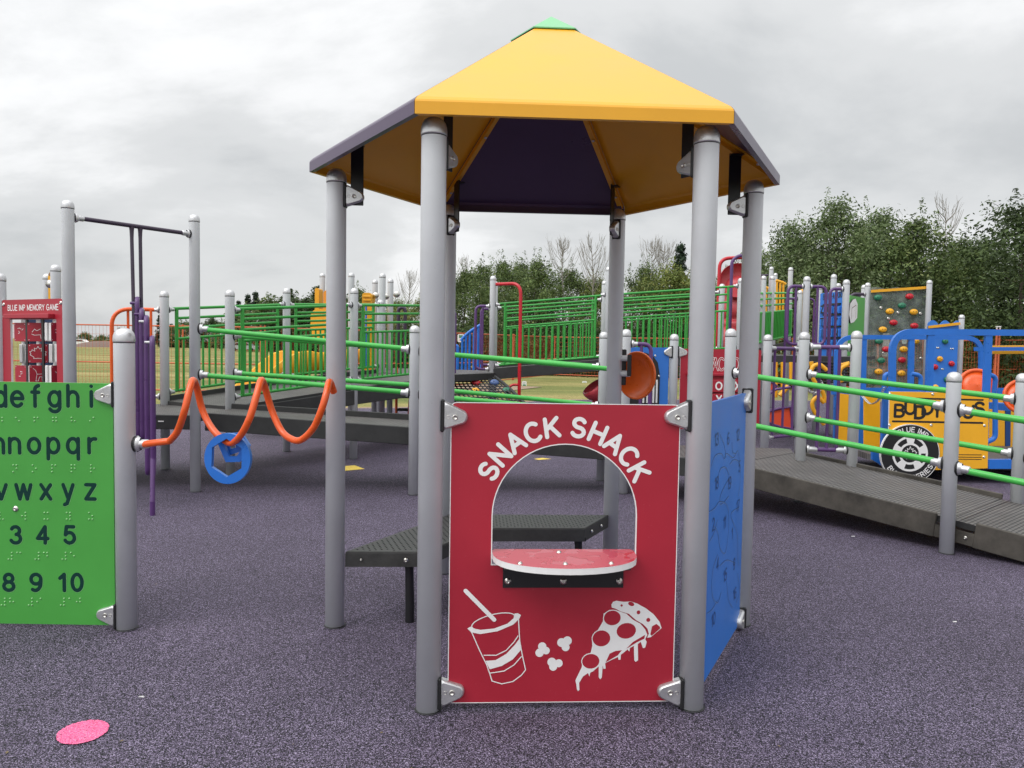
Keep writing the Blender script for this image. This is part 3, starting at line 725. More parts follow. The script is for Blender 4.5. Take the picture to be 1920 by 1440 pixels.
# white chamfer line around the arch and outer edge (bare core of the two-colour board)
b = MB()
def ringline(lp, w, off):
    b.ribbon(lp, w, O1, X1, Z1, N1, off, WHITE, closed=True)
ringline([(x * 1.0, z) for x, z in outl], .0035, .0006); ringline(hole, .0045, .0006)
b.build('routed_edge', snack)
cxl = on1(1057, 959.5); rad_l = .372
for wd, angs in (('SNACK', (-61.8, -48.6, -35.4, -22.2, -8.9)), ('SHACK', (9, 22.5, 35.6, 48.7, 61.6))):
    for ch, an in zip(wd, angs):
        a = R(an); xd = X1 * math.cos(a) - Z1 * math.sin(a); zd = X1 * math.sin(a) + Z1 * math.cos(a)
        base = O1 + X1 * cxl[0] + Z1 * cxl[1] + zd * (rad_l - .038)
        letters(snack, 'letter', [(ch, base, xd, zd, N1, .077, .0182, WHITE, dict(off=.0012))])
b = MB()
def A_(u, v): return on1(820 + u / 2.4, 740 + v / 2.4)
def ap(l): return [A_(u, v) for u, v in l]
PXM = 1 / 433 / 2.4
# cup
b.poly(ap([(135, 1052), (150, 1043), (163, 1052), (195, 1058), (255, 1052), (315, 1030), (343, 1006), (347, 985), (362, 983), (376, 991), (370, 1006), (342, 1034), (272, 1064), (192, 1077), (152, 1069)]), O1, X1, Z1, N1, .0010, WHITE)
def eln(cx, cy, rx, ry, rot, a0, a1, n=24):
    o = []
    for i in range(n + 1):
        a = R(a0 + (a1 - a0) * i / n); x, y = rx * math.cos(a), ry * math.sin(a); c, s_ = math.cos(R(rot)), math.sin(R(rot)); o.append((cx + x * c - y * s_, cy + x * s_ + y * c))
    return o
b.ribbon(ap(eln(252, 1020, 100, 31, -14, 150, 375)), 4.5 * PXM, O1, X1, Z1, N1, .0013, WHITE)
b.ribbon(ap([(155, 1070), (190, 1150), (222, 1215), (240, 1268), (246, 1288), (290, 1301), (340, 1290), (378, 1262), (397, 1238), (384, 1180), (371, 1110), (365, 1012)]), 4.5 * PXM, O1, X1, Z1, N1, .0011, WHITE)
b.ribbon(ap([(210, 1172), (265, 1172), (310, 1150), (345, 1112), (363, 1085)]), 4.5 * PXM, O1, X1, Z1, N1, .0014, WHITE)
b.poly(ap([(217, 1197), (262, 1194), (310, 1166), (348, 1126), (369, 1098), (376, 1148), (340, 1190), (290, 1220), (236, 1235), (226, 1216)]), O1, X1, Z1, N1, .0016, WHITE)
b.ribbon(ap([(238, 1252), (300, 1243), (345, 1215), (378, 1178)]), 4.5 * PXM, O1, X1, Z1, N1, .0017, WHITE)
b.ribbon(ap([(127, 882), (256, 1012)]), 19 * PXM, O1, X1, Z1, N1, .0020, WHITE)
b.build('drink_cup_picture', snack)
for c3 in (((472, 1133, 19), (460, 1161, 19), (489, 1151, 17)), ((585, 1107, 20), (559, 1115, 20), (577, 1136, 18)), ((515, 1203, 20), (546, 1208, 18), (521, 1224, 18))):
    b = MB()
    for k, (cx, cy, r) in enumerate(c3): b.poly(ap(eln(cx, cy, r, r, 0, 0, 342, 19)), O1, X1, Z1, N1, .0010 + k * .0001, WHITE)
    b.build('popcorn_picture', snack)
# pizza
b = MB()
b.poly(ap([(783, 945), (790, 932), (805, 927), (840, 932), (870, 930), (900, 940), (940, 962), (975, 990), (1000, 1022), (1009, 1050), (960, 1091), (944, 1094), (952, 1075), (945, 1052), (925, 1032), (892, 1013), (862, 986), (825, 975), (800, 962), (785, 958)]), O1, X1, Z1, N1, .0010, WHITE)
b.poly(ap([(775, 968), (800, 968), (850, 985), (880, 1012), (913, 1030), (935, 1055), (945, 1080), (935, 1100), (942, 1112), (935, 1138), (925, 1140), (915, 1112), (902, 1122), (903, 1195), (892, 1202), (886, 1195), (884, 1130), (866, 1140), (864, 1156), (856, 1146), (826, 1170), (824, 1192), (815, 1192), (812, 1180), (780, 1195), (755, 1208), (757, 1232), (748, 1234), (744, 1218), (740, 1272), (733, 1280), (726, 1272), (726, 1222), (700, 1245), (688, 1250), (684, 1268), (678, 1252), (655, 1268), (638, 1296), (639, 1328), (633, 1334), (628, 1326), (625, 1302), (621, 1285), (638, 1250), (650, 1225), (652, 1190), (690, 1160), (697, 1130), (695, 1090), (720, 1062), (745, 1020), (748, 985)]), O1, X1, Z1, N1, .0012, WHITE)
for cx, cy, rx, ry, rot in ((787, 1004, 38, 33, -8), (850, 1062, 44, 35, -12), (738, 1096, 40, 36, -10), (690, 1199, 39, 33, -8)):
    b.poly(ap(eln(cx, cy, rx + 4, ry + 4, rot, 0, 342, 19)), O1, X1, Z1, N1, .0014, WHITE)
    b.poly(ap(eln(cx, cy, rx, ry, rot, 0, 342, 19)), O1, X1, Z1, N1, .0018, RED)
b.poly(ap([(757, 1204), (775, 1165), (800, 1153), (830, 1149), (812, 1172)]), O1, X1, Z1, N1, .0018, RED)
b.poly(ap([(850, 1143), (880, 1112), (935, 1080), (930, 1098), (900, 1112)]), O1, X1, Z1, N1, .0018, RED)
for cx, cy, rx, ry in ((872, 941, 14, 9), (829, 948, 5, 5), (905, 979, 8, 9), (949, 1013, 9, 9)):
    b.poly(ap(eln(cx, cy, rx, ry, 20, 0, 342, 19)), O1, X1, Z1, N1, .0016, RED)
b.poly(ap([(958, 1078), (966, 1042), (985, 1031), (1001, 1043), (1002, 1052), (965, 1084)]), O1, X1, Z1, N1, .0016, RED)
b.build('pizza_picture', snack)
# counter shelf
zc_ = .700
back = -.055
pts = []
hw = .313
for a in range(0, 181, 9):
    t = R(a); pts.append((hw * math.cos(t) * (1 if abs(math.cos(t)) < .98 else 1), .245 * (math.sin(t) ** .8)))
pts = [(hw - .012, back), (hw, back + .02)] + [(x, y) for x, y in pts] + [(-hw, back + .02), (-hw + .012, back)]
Oc = O1 + V((0, 0, zc_)) - V((0, 0, O1.z))
b = MB(); zz = V((0, 0, 1))
b.prism(pts, Oc, X1, N1, zz, .004, WET, WHITE)
b.prism([(x * .999, y * .999) for x, y in pts], Oc - zz * .004, X1, N1, zz, .022, WHITE, WHITE)
for px, py in ((975, 1057), (1060, 1058), (1146, 1057), (1048, 1036)):
    q = gr(px, py, zc_); bolt(b, q, zz, .009)
b.build('counter', sh)
b = MB()
q0 = on1(943, 1068); q1 = on1(1168, 1101)
b.box(O1 + X1 * ((q0[0] + q1[0]) / 2) + zz * ((q0[1] + q1[1]) / 2 + .008) + N1 * .0035, q1[0] - q0[0], .006, q0[1] - q1[1] + .016, BLACK, X1, N1)
b.box(O1 + X1 * ((q0[0] + q1[0]) / 2) + zz * (zc_ - .030 - O1.z) + N1 * .08, q1[0] - q0[0], .15, .006, BLACK, X1, N1)
for px in (952, 1056, 1161):
    x, z = on1(px, 1089); bolt(b, O1 + X1 * x + zz * z + N1 * .0065, N1, .012)
b.build('counter_bracket', sh)
for P_, d_ in ((pL, X1), (pRt, -X1)):
    for py, fl in ((779, -1), (1297, 1)):
        px = 850 if P_ is pL else 1270
        z = on1(px, py)[1]; ear(sh, V((P_.x, P_.y, z)), d_, N1, fl)

# ---- blue number board between front-right and right posts
pA, pB = hxp(1, HS), hxp(2, HS)
X2 = (pB - pA).normalized(); N2 = V((X2.y, -X2.x, 0)); N2 = N2 if N2.x > 0 else -N2
Nin = N2                                   # face turned to the inside / the camera
O2 = (pA + pB) / 2 + Nin * .009
def on2(px, py):
    q = onpl(px, py, O2, Nin) - O2; return (q.dot(X2), q.z)
Xv = X2
z2t = on2(1393, 739)[1]; z2b = on2(1385, 1160)[1]
b = MB(); b.prism(rrect(-Wp, zb1, Wp, zt1, .02, 4), O2, X2, Z1, Nin, .019, BLUEB, BLUEB)
blue = b.build('number_board', sh)
for st, px, py in (('13', 1343, 835), ('6', 1365, 833), ('12', 1383, 825), ('5', 1386, 884), ('18', 1343, 917), ('19', 1367, 916), ('17', 1383, 958), ('2', 1337, 994), ('11', 1358, 990), ('1', 1372, 1011), ('4', 1345, 1068), ('15', 1359, 1089), ('9', 1376, 1067), ('16', 1377, 1123), ('10', 1337, 1172)):
    x, z = on2(px, py); letters(blue, 'number', [(st, O2 + X2 * x + Z1 * z, X2, Z1, Nin, .058, .0072, DBLUE, dict(off=.0018, sx=1.25))])
b = MB(); LB = mat('pale_blue_core', (.20, .36, .68, 1), .45)
curves = [[(1333, 875), (1340, 855), (1352, 850), (1358, 860), (1362, 850), (1375, 858), (1383, 845), (1386, 862)],
          [(1350, 815), (1358, 835), (1361, 858)], [(1372, 830), (1374, 848), (1380, 850)],
          [(1345, 905), (1350, 880), (1360, 876), (1367, 890)], [(1367, 895), (1352, 925), (1350, 945), (1358, 940), (1366, 930)],
          [(1328, 960), (1340, 952), (1350, 940), (1364, 950), (1366, 990), (1360, 1035), (1350, 1028), (1346, 1000), (1338, 985)],
          [(1386, 950), (1370, 965), (1382, 1000), (1383, 1045), (1385, 1060)], [(1345, 1040), (1336, 1070), (1335, 1115), (1345, 1130), (1352, 1110)],
          [(1350, 1060), (1362, 1050), (1378, 1055)], [(1362, 1090), (1366, 1125), (1374, 1140)], [(1325, 1150), (1335, 1142), (1345, 1125)], [(1383, 1075), (1386, 1110), (1380, 1130)],
          [(1330, 1015), (1338, 1000), (1345, 975)], [(1368, 870), (1376, 862), (1386, 868), (1388, 900), (1384, 930)]]
for k, cv in enumerate(curves):
    l = [on2(px, py) for px, py in cv]; l = [(p.x, p.z) for p in bez([V((x, 0, z)) for x, z in l], 5)]
    b.ribbon(l, .0036, O2, X2, Z1, Nin, .0009 + .0001 * (k % 4), DBLUE)
    b.ribbon([(x + .004, z - .0045) for x, z in l], .0018, O2, X2, Z1, Nin, .0014 + .0001 * (k % 4), LB)
b.build('puzzle_lines', blue)
for P_, d_ in ((pB, -X2),):
    for py, fl in ((753, -1), (1150, 1)):
        z = on2(1395, py)[1]; ear(sh, V((P_.x, P_.y, z)), d_, Nin, fl)
for zq, fl in ((zt1 - .08, -1), (zb1 + .08, 1)): ear(sh, V((pA.x, pA.y, zq + O2.z)), X2, -N2, fl)

# ---- bench across the back-left side
zs, ts = .425, .088
ro, ri = HS - .062, .66
lo = [hxp(5, ro), hxp(4, ro), hxp(3, ro), hxp(3, ri), hxp(4, ri), hxp(5, ri)]
for seg, (i, j) in enumerate(((5, 4), (4, 3))):
    poly = [hxp(i, ro), hxp(j, ro), hxp(j, ri), hxp(i, ri)]
    u = (poly[1] - poly[0]).normalized(); w = V((-u.y, u.x, 0)); c0 = sum(poly, V()) / 4
    if (V((HX, HY, 0)) - c0).dot(w) < 0: w = -w
    P2 = [((p - c0).dot(u), (p - c0).dot(w)) for p in poly]
    # perforated top: grid of holes
    holes = []; st = .046
    y0 = P2[0][1]; y1 = P2[2][1]
    rows = int((y1 - y0 - .05) / (st * .5))
    for r in range(rows + 1):
        yy = y0 + .028 + r * (y1 - y0 - .056) / rows; t = (yy - y0) / (y1 - y0)
        xa = P2[0][0] + (P2[3][0] - P2[0][0]) * t + .03; xb = P2[1][0] + (P2[2][0] - P2[1][0]) * t - .03
        x = -1.5 + (st / 2 if r % 2 else 0)
        while x < xb:
            if x > xa: holes.append((x, yy))
            x += st
    b = MB(); lp = [[V((a, c, 0)) for a, c in P2]]
    loops = [P2]; hs = .0075
    for hx_, hy_ in holes: loops.append([(hx_ + hs * math.cos(q * math.pi / 3), hy_ + hs * math.sin(q * math.pi / 3)) for q in range(6)])
    flat = [q for l_ in loops for q in l_]
    tri = tessellate_polygon([[V((a, c, 0)) for a, c in l_] for l_ in loops])
    T = lambda q, z: V((c0.x, c0.y, z)) + u * q[0] + w * q[1]
    b.add([T(q, zs) for q in flat], [tuple(f) for f in tri], SEATM)
    for l_ in loops[1:]:
        vs = [T(q, zs) for q in l_] + [T(q, zs - .012) for q in l_]; b.add(vs, [(k, (k + 1) % 6, 6 + (k + 1) % 6, 6 + k) for k in range(6)], BLACK)
    b.add([T(q, zs - .014) for q in P2], [(0, 1, 2, 3)], BLACK)
    rim = [T(q, zs) for q in P2]; n = 4
    g = lambda q, k, z: T((q[0] * k[0], q[1] * k[1]), z)
    prof = [(1.0, zs), (1.012, zs - .004), (1.02, zs - .012), (1.02, zs - ts), (.96, zs - ts), (.96, zs - .03)]
    vs = [T((q[0] * (1 + (k - 1) * .35), q[1] * k), z) for k, z in prof for q in P2]
    b.add(vs, [(r * 4 + k, r * 4 + (k + 1) % 4, r * 4 + 4 + (k + 1) % 4, r * 4 + 4 + k) for r in range(5) for k in range(4)], SEATM)
    if seg == 0:
        for px in (677, 761):
            q = onpl(px, 1057, T(P2[0], 0) + V((0, -.004, 0)), V((0, -1, 0))); bolt(b, V((q.x, q.y - .002, zs - ts / 2)), V((0, -1, 0)), .011 if px > 700 else .006)
    else:
        e0, e1 = T(P2[1], zs - ts / 2), T(P2[2], zs - ts / 2); nn = V((0, 0, 1)).cross((e1 - e0).normalized()); nn = nn if nn.x > 0 else -nn
        for t in (.35, .75): bolt(b, e0.lerp(e1, t) + nn * .008, nn, .010)
    be = b.build('bench', sh)
    leg = gr(768, 1166) if seg == 0 else V((T(P2[2], 0).x - .03, T(P2[2], 0).y + .03, 0))
    b = MB(); rr_ = .026
    b.tube([leg, leg + V((0, 0, .12)), leg + V((-.004, 0, .30)), leg + V((-.006, 0, zs - ts))], [rr_, rr_, rr_ * .95, rr_ * 1.05], BLACK, 14, flat=.9)
    b.box(leg + V((-.006, 0, zs - ts + .012)), .10, .06, .03, BLACK, bev=.006)
    b.build('leg', be)

# ---- orange talk dish on the back-right post
pBR = hxp(3, HS)
dc = at(1193, 704, 5.36); dn = V((-.74, -.66, .03)).normalized()
b = MB(); r0 = .168
b.lathe(dc + dn * -.055, dn, [(0, 0), (r0 * .35, .004), (r0 * .62, .016), (r0 * .82, .036), (r0 * .93, .058), (r0 * .97, .064), (r0, .060), (r0 * 1.01, .052), (r0 * .96, .044), (r0 * .84, .022), (r0 * .63, .002), (r0 * .35, -.010), (0, -.014)], DORNG, 40)
d_ = b.build('talk_dish', sh)
b = MB()
bx = at(1180, 685, 5.28)
b.bar(bx + V((0, 0, .075)), bx - V((0, 0, .075)), .030, .012, BLACK, up=V((0, 1, 0)), bev=.004)
for py in (672, 701):
    q = at(1180, py, 5.30); b.tube([V((pBR.x + .045, pBR.y - .02, q.z)), q], .021, STEEL, 14)
b.bar(V((pBR.x + .052, pBR.y - .012, at(1165, 655, 5.36).z)), V((pBR.x + .052, pBR.y - .012, at(1165, 722, 5.36).z)), .012, .06, GASK, up=V((1, 0, 0)), bev=.005)
b.build('dish_bracket', sh)

# ================================================================== ALPHABET BOARD (left foreground)
pa = gr(238, 1178); AY = pa.y; AX = pa.x
ab = thing('alphabet_board', (AX - .58, AY, 0), 'green play board with cut-out alphabet, numbers and braille between grey posts, left foreground', 'play panel')
zA = at(238, 615, AY).z
post(ab, AX, AY, zA); post(ab, AX - 1.17, AY + .0, zA)
X3 = V((1, 0, 0)); N3 = V((0, -1, 0)); O3 = V((AX - .585, AY - .009, 0))
def on3(px, py):
    q = onpl(px, py, O3, N3) - O3; return (q.x, q.z)
xr = on3(213, 900)[0]; z3t = on3(200, 719)[1]; z3b = on3(200, 1172)[1]
b = MB(); b.prism(rrect(-xr, z3b, xr, z3t, .02, 4), O3, X3, Z1, N3, .019, GREENB, mat('pale_green_edge', (.12, .45, .10, 1), .45))
gb = b.build('letter_board', ab)
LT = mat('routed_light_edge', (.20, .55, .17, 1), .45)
LTD = mat('pale_green_dot', (.30, .60, .26, 1), .35)
BR = dict(a='1', b='12', c='14', d='145', e='15', f='124', g='1245', h='125', i='24', j='245', k='13', l='123', m='134', n='1345', o='135', p='1234', q='12345', r='1235', s='234', t='2345', u='136', v='1236', w='2456', x='1346', y='13456', z='1356')
PM = AY / FPX / 1.0
hc = 38.5 * PM
def glyph(ch, px, pyb, h_=hc, w_=None):
    x, z = on3(px, pyb); O = O3 + X3 * x + Z1 * z
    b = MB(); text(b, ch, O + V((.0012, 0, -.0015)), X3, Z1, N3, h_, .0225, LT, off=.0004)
    text(b, ch, O, X3, Z1, N3, h_, .0205, DKGRN, off=.0012); b.build('letter' if ch.isalpha() else 'number', gb)
def braille(cell, px, py):
    bl = MB()
    for d in cell:
        d = int(d) - 1; cxp = px + (d // 3) * 6.2; cyp = py + (d % 3) * 6.2
        x, z = on3(cxp, cyp); bl.lathe(O3 + X3 * x + Z1 * z, N3, [(.0045, 0), (.0040, .0026), (.0024, .0042), (0, .0047)], LTD, 8)
    bl.build('braille_cell', gb)
def let(ch, px, base, by): glyph(ch, px, base); braille(BR[ch], px - 3, by)
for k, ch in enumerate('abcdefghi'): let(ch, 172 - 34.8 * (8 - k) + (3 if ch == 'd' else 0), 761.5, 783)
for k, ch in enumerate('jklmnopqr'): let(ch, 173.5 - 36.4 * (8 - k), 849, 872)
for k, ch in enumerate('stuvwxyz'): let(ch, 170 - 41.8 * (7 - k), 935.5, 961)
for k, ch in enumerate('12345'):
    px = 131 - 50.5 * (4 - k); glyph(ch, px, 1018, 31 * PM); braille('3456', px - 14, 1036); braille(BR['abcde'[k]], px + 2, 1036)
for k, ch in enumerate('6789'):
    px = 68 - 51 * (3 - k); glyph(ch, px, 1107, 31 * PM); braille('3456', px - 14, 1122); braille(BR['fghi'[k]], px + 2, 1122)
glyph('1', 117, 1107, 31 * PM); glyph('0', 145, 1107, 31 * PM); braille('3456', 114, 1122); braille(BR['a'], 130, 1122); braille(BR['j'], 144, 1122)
b = MB(); x, z = on3(29, 954); bolt(b, O3 + X3 * x + Z1 * z, N3, .013); b.build('bolt', gb)
for P_, d_ in ((V((AX, AY, 0)), V((-1, 0, 0))), (V((AX - 1.17, AY, 0)), V((1, 0, 0)))):
    for py, fl in ((739, -1), (1153, 1)):
        z = on3(195, py)[1]; ear(ab, V((P_.x, P_.y, z)), d_, N3, fl)

# ================================================================== ORANGE WAVY RAIL with blue shapes
pl_ = hxp(5, HS)
st0 = at(262, 833, AY - .01); zr = st0.z
wv = thing('wavy_tube', (st0.x, st0.y, 0), 'glossy orange coiled tube running from the alphabet board post to the shelter', 'play tube')
rail_clamp(wv, V((AX, AY, zr)), V((1, 0, .02)), .075, .020)
px_pts = [(276, 832, 0), (318, 827, 0), (333, 808, -.05), (346, 770, -.10), (356, 728, -.06), (362, 713, .0), (369, 728, .07), (380, 770, .10), (398, 804, .06), (420, 825, .0), (436, 830, -.03), (452, 815, -.08), (468, 784, -.11), (482, 738, -.07), (490, 713, .0), (497, 728, .07), (510, 770, .10), (528, 808, .06), (548, 824, .0), (566, 824, -.03), (588, 802, -.08), (603, 768, -.11), (612, 738, -.09), (618, 716, -.02), (626, 735, .03)]
pts = [at(x, y, AY - .05 + dd) for x, y, dd in px_pts]
b = MB(); b.tube(bez(pts[1:], 7), .0185, ORNG, 16)
b.tube([st0 + V((.03, 0, 0)), pts[0], pts[1]], .0185, ORNG, 16); b.build('coil', wv)
# threaded shapes
TR = at(432, 834, AY - .05)
def shape(name, outer, inner, c, nrm, th, lab):
    Nn = V(nrm).normalized(); X = V((0, 0, 1)).cross(Nn).normalized(); Zz = Nn.cross(X)
    b = MB(); b.prism(outer, V(c), X, Zz, Nn, th, BLUEP, mat('blue_edge', (.04, .20, .62, 1), .35), holes=[inner]); tag(b.build(name), lab, 'threading shape', 'blue shapes threaded on the orange tube')
s_ = AY / FPX
def px2m(l): return [(x * s_, z * s_) for x, z in l]
c0 = at(426, 860, AY - .10)
shape('threading_ring', px2m(ell(0, 0, 43.5, 47, 0, 40)), px2m([(-29, 20), (-2, 37), (27, 20), (27, -17), (-1, -34), (-30, -16)]), c0, (-.06, -1, .02), .028, 'round blue disc with six-sided hole hanging on the orange tube')
c1 = at(442, 838, AY - .035)
shape('threading_pentagon', px2m([(-34, 5), (-26, 24), (10, 27), (26, 3), (8, -28), (-19, -29)]), px2m([(-22, 3), (-14, 16), (5, 16), (13, 2), (2, -18), (-13, -18)]), c1, (-.04, -1, .02), .024, 'blue pentagon seen through the ring on the orange tube')
c2 = at(434, 836, AY + .01)
shape('threading_triangle', px2m([(-18, 22), (22, 18), (30, -6), (-4, -18)]), px2m([(-7, 10), (8, 8), (8, -3), (-3, -6)]), c2, (.05, -1, .02), .024, 'small blue block hanging behind the ring on the orange tube')

# ================================================================== LEFT: overhead bar frame, memory board, purple climber
bx, by = at(131, 700, 7.0).xy; cx_, cy_ = -3.33, 8.04
of = thing('overhead_bar_frame', ((bx + cx_) / 2, (by + cy_) / 2, 0), 'two tall grey posts joined by a dark bar high on the left', 'climbing frame')
post(of, bx, by, at(131, 375, by).z); post(of, cx_, cy_, at(370, 402, cy_).z)
zb_ = at(146, 413, by).z; zc2 = at(358, 434, cy_).z; zbm = (zb_ + zc2) / 2
rail(of, (bx, by, zbm), (cx_, cy_, zbm), DPURP, .021, name='crossbar')
lc = thing('loop_climber', (-3.45, 7.05, 0), 'purple climber of stepped upright loops hanging from the dark overhead bar', 'climber')
dirb = (V((cx_, cy_, 0)) - V((bx, by, 0))).normalized()
def onbar(px):
    best = None
    for k in range(401):
        p = V((bx, by, zbm)).lerp(V((cx_, cy_, zbm)), k / 400); r = ray(px, 425); t = r.x / r.y
        e_ = abs(p.x / p.y - t)
        if best is None or e_ < best[0]: best = (e_, p)
    return best[1]
for px, pb in ((247, (252, 640)), (263, (266, 640))):
    t = onbar(px); q = at(pb[0], pb[1], t.y - .12); b = MB()
    b.tube([t - V((0, 0, .01)), t - V((0, 0, .05)), t - V((0, 0, .12)), q], [.026, .021, .018, .018], DPURP, 10, flat=.8); b.build('hanger', lc)
loops = [(257, 559, 822, 7.35, .30), (265, 580, 826, 7.28, .34), (274, 594, 893, 7.18, .34), (285, 633, 940, 7.05, .34)]
for k, (px, pt, pb, d, w) in enumerate(loops):
    T_ = at(px, pt, d); B_ = at(px, pb, d); n_ = (V((1, 0, 0)) * -.44 + V((0, 1, 0))).normalized()
    base = V((T_.x, d, 0)); zt_, zb2 = T_.z, (B_.z if k < 3 else .32)
    loop = [base + V((0, 0, zb2 + .1)), base + V((0, 0, zt_)), base - n_ * w * -1 + V((0, 0, zt_)), base + n_ * w + V((0, 0, zb2))]
    path = fillet([base + V((0, 0, (zb2 + zt_) / 2)), base + V((0, 0, zt_)), base + n_ * w + V((0, 0, zt_)), base + n_ * w + V((0, 0, zb2 + .10)), base + V((0, 0, zb2)), base + V((0, 0, (zb2 + zt_) / 2 - .001))], .09, 6)
    b = MB(); b.tube(path[:-1], .0215, PURP, 12, closed=True); 
    b.tube([base + V((-.09, .06, zt_ - .045)), base + V((0, .03, zt_ - .045))], .014, PURP if k < 2 else ALU, 10)
    b.build('loop', lc)
b = MB(); g_ = gr(286, 966); b.tube([g_, g_ + V((0, 0, .13))], .0235, PURP, 12); b.tube([g_ + V((0, 0, .12)), V((at(285, 700, 7.05).x, 7.05, .5))], .0215, PURP, 12); b.build('foot', lc)

# memory board
ml, mr = at(1, 600, 7.55), V((bx, by, 0))
mg = thing('memory_board', ((ml.x + mr.x) / 2, (ml.y + mr.y) / 2, 0), 'red memory game board with turning picture blocks, behind the green alphabet board', 'play panel')
post(mg, ml.x, ml.y, at(1, 512, ml.y).z)
X4 = V((mr.x - ml.x, mr.y - ml.y, 0)).normalized(); N4 = V((X4.y, -X4.x, 0)); N4 = N4 if N4.y < 0 else -N4
O4 = V(((ml.x + mr.x) / 2, (ml.y + mr.y) / 2, 0)) + N4 * .01
def on4(px, py):
    q = onpl(px, py, O4, N4) - O4; return (q.dot(X4), q.z)
x0, x1 = on4(4, 640)[0], on4(119, 640)[0]; zt_ = (on4(4, 563)[1] + on4(119, 559)[1]) / 2
hx0, hx1 = on4(20, 640)[0], on4(106, 640)[0]; hzt = on4(62, 599)[1]; hzb = on4(62, 740)[1]
b = MB(); b.prism(rrect(x0, hzb - .25, x1, zt_, .03, 4), O4, X4, Z1, N4, .02, RED, WHITE, holes=[[(hx0, hzb), (hx1, hzb), (hx1, hzt), (hx0, hzt)]])
mb_ = b.build('game_board', mg)
b = MB(); b.prism([(hx0 - .05, hzb), (hx1 + .05, hzb), (hx1 + .05, hzt + .04), (hx0 - .05, hzt + .04)], O4 - N4 * .14, X4, Z1, N4, .015, mat('steel_blue_board', (.05, .13, .30, 1), .4), BLUEB)
b.build('back_board', mb_)
b = MB(); bz = on4(62, 593)[1]; b.box(O4 + X4 * ((hx0 + hx1) / 2 - .02) + Z1 * bz + N4 * .03, hx1 - hx0 - .01, .06, .042, RED, X4, N4, bev=.004)
for px in (17, 32, 47, 63, 79, 96):
    x, z = on4(px, 593); bolts(mb_, [(O4 + X4 * x + Z1 * bz + N4 * .0465, N4, .011)])
for px, py in ((7, 571), (114, 568)):
    x, z = on4(px, py); bolts(mb_, [(O4 + X4 * x + Z1 * z + N4 * .001, N4, .015)])
b.build('axle_bar', mb_)
x, z = on4(61, 581.5); st_ = 'BLUE IMP MEMORY GAME'; gp = .27; hh = .050; tw = sum(F[c][0] for c in st_) + gp * (len(st_) - 1); sxx = abs(on4(108, 581)[0] - on4(14, 581)[0]) / (tw * hh); xx = -tw / 2
for ch in st_:
    if ch != ' ': letters(mb_, 'letter', [(ch, O4 + X4 * (x + (xx + F[ch][0] / 2) * hh * sxx) + Z1 * z, X4, Z1, N4, hh, .0085, WHITE, dict(sx=sxx, off=.0015))])
    xx += F[ch][0] + gp
# turning blocks: three columns
cols = [(34, [(48, 0), (84, 0), (50, 0)]), (62, [(14, 1), (2, 2), (-12, 3)]), (93, [(-52, 0), (-84, 0), (-50, 0)])]
rows_y = [(605, 640), (645, 680), (685, 720)]
for px, sp in cols:
    xc = on4(px, 640)[0]; b = MB(); b.tube([O4 + X4 * xc + Z1 * hzb - N4 * .05, O4 + X4 * xc + Z1 * hzt - N4 * .05], .018, WHITE, 12); b.build('axle', mb_)
    for (ang, pic), (ya, yb) in zip(sp, rows_y):
        za, zb3 = on4(px, ya)[1], on4(px, yb)[1]; b = MB(); a = R(ang - 55)
        Xd = X4 * math.cos(a) + N4 * math.sin(a); Nd = N4 * math.cos(a) - X4 * math.sin(a); Oc_ = O4 + X4 * xc + Z1 * ((za + zb3) / 2) - N4 * .05
        hw_, hh_ = .082, (za - zb3) / 2
        for sgn in (1, -1):
            pl = rrect(-hw_, -hh_, hw_, hh_, .012, 3)
            b.prism(pl, Oc_ + Nd * (.034 * sgn), Xd * sgn, Z1, Nd * sgn, .012, RED, WHITE)
            b.prism([(x * .99, z * .99) for x, z in pl], Oc_ + Nd * (.0215 * sgn), Xd * sgn, Z1, Nd * sgn, .010, WHITE, WHITE)
            for i, j in ((-1, -1), (1, 1), (-1, 1), (1, -1)):
                b.disc(Oc_ + Nd * (.0346 * sgn) + Xd * (i * (hw_ - .014)) + Z1 * (j * (hh_ - .014)), Nd * sgn, .004, WHITE, 8)
        Of = Oc_ + Nd * .034
        if pic == 2:   # leaf outline
            lf = [(0, .066), (-.013, .042), (-.030, .05), (-.026, .022), (-.048, .034), (-.052, .020), (-.068, .016), (-.058, -.006), (-.066, -.014), (-.034, -.036), (-.036, -.050), (-.004, -.046), (.036, -.050), (.034, -.036), (.066, -.014), (.058, -.006), (.068, .016), (.052, .020), (.048, .034), (.026, .022), (.030, .05), (.013, .042)]
            b.ribbon(lf, .0045, Of, Xd, Z1, Nd, .0015, WHITE, closed=True)
        elif pic == 1:
            b.ribbon([(-.04, .0), (-.02, .028), (.0, .012), (.03, .03)], .005, Of, Xd, Z1, Nd, .0015, WHITE); b.ribbon([(-.045, -.02), (-.02, -.03), (.03, -.025), (.035, -.06)], .004, Of, Xd, Z1, Nd, .0015, WHITE)
        elif pic == 3:
            b.ribbon([(-.05, .06), (-.03, .04), (-.02, .005), (.03, .008), (.035, .04), (.05, .05), (.06, .03), (.05, .01), (.05, -.05), (.03, -.05)], .004, Of, Xd, Z1, Nd, .0015, WHITE)
            b.ribbon([(-.02, .005), (-.03, -.06), (-.01, -.06), (0, -.02), (.02, -.02), (.022, -.06)], .004, Of, Xd, Z1, Nd, .0016, WHITE)
        else:
            for q in range(5):
                xx, zz2 = rnd.uniform(-.04, .03), rnd.uniform(-.04, .05); b.ribbon([(xx, zz2), (xx + rnd.uniform(.01, .03), zz2 + rnd.uniform(-.015, .015))], .005, Of, Xd, Z1, Nd, .0015, WHITE)
        b.build('picture_block', mb_)
b = MB()
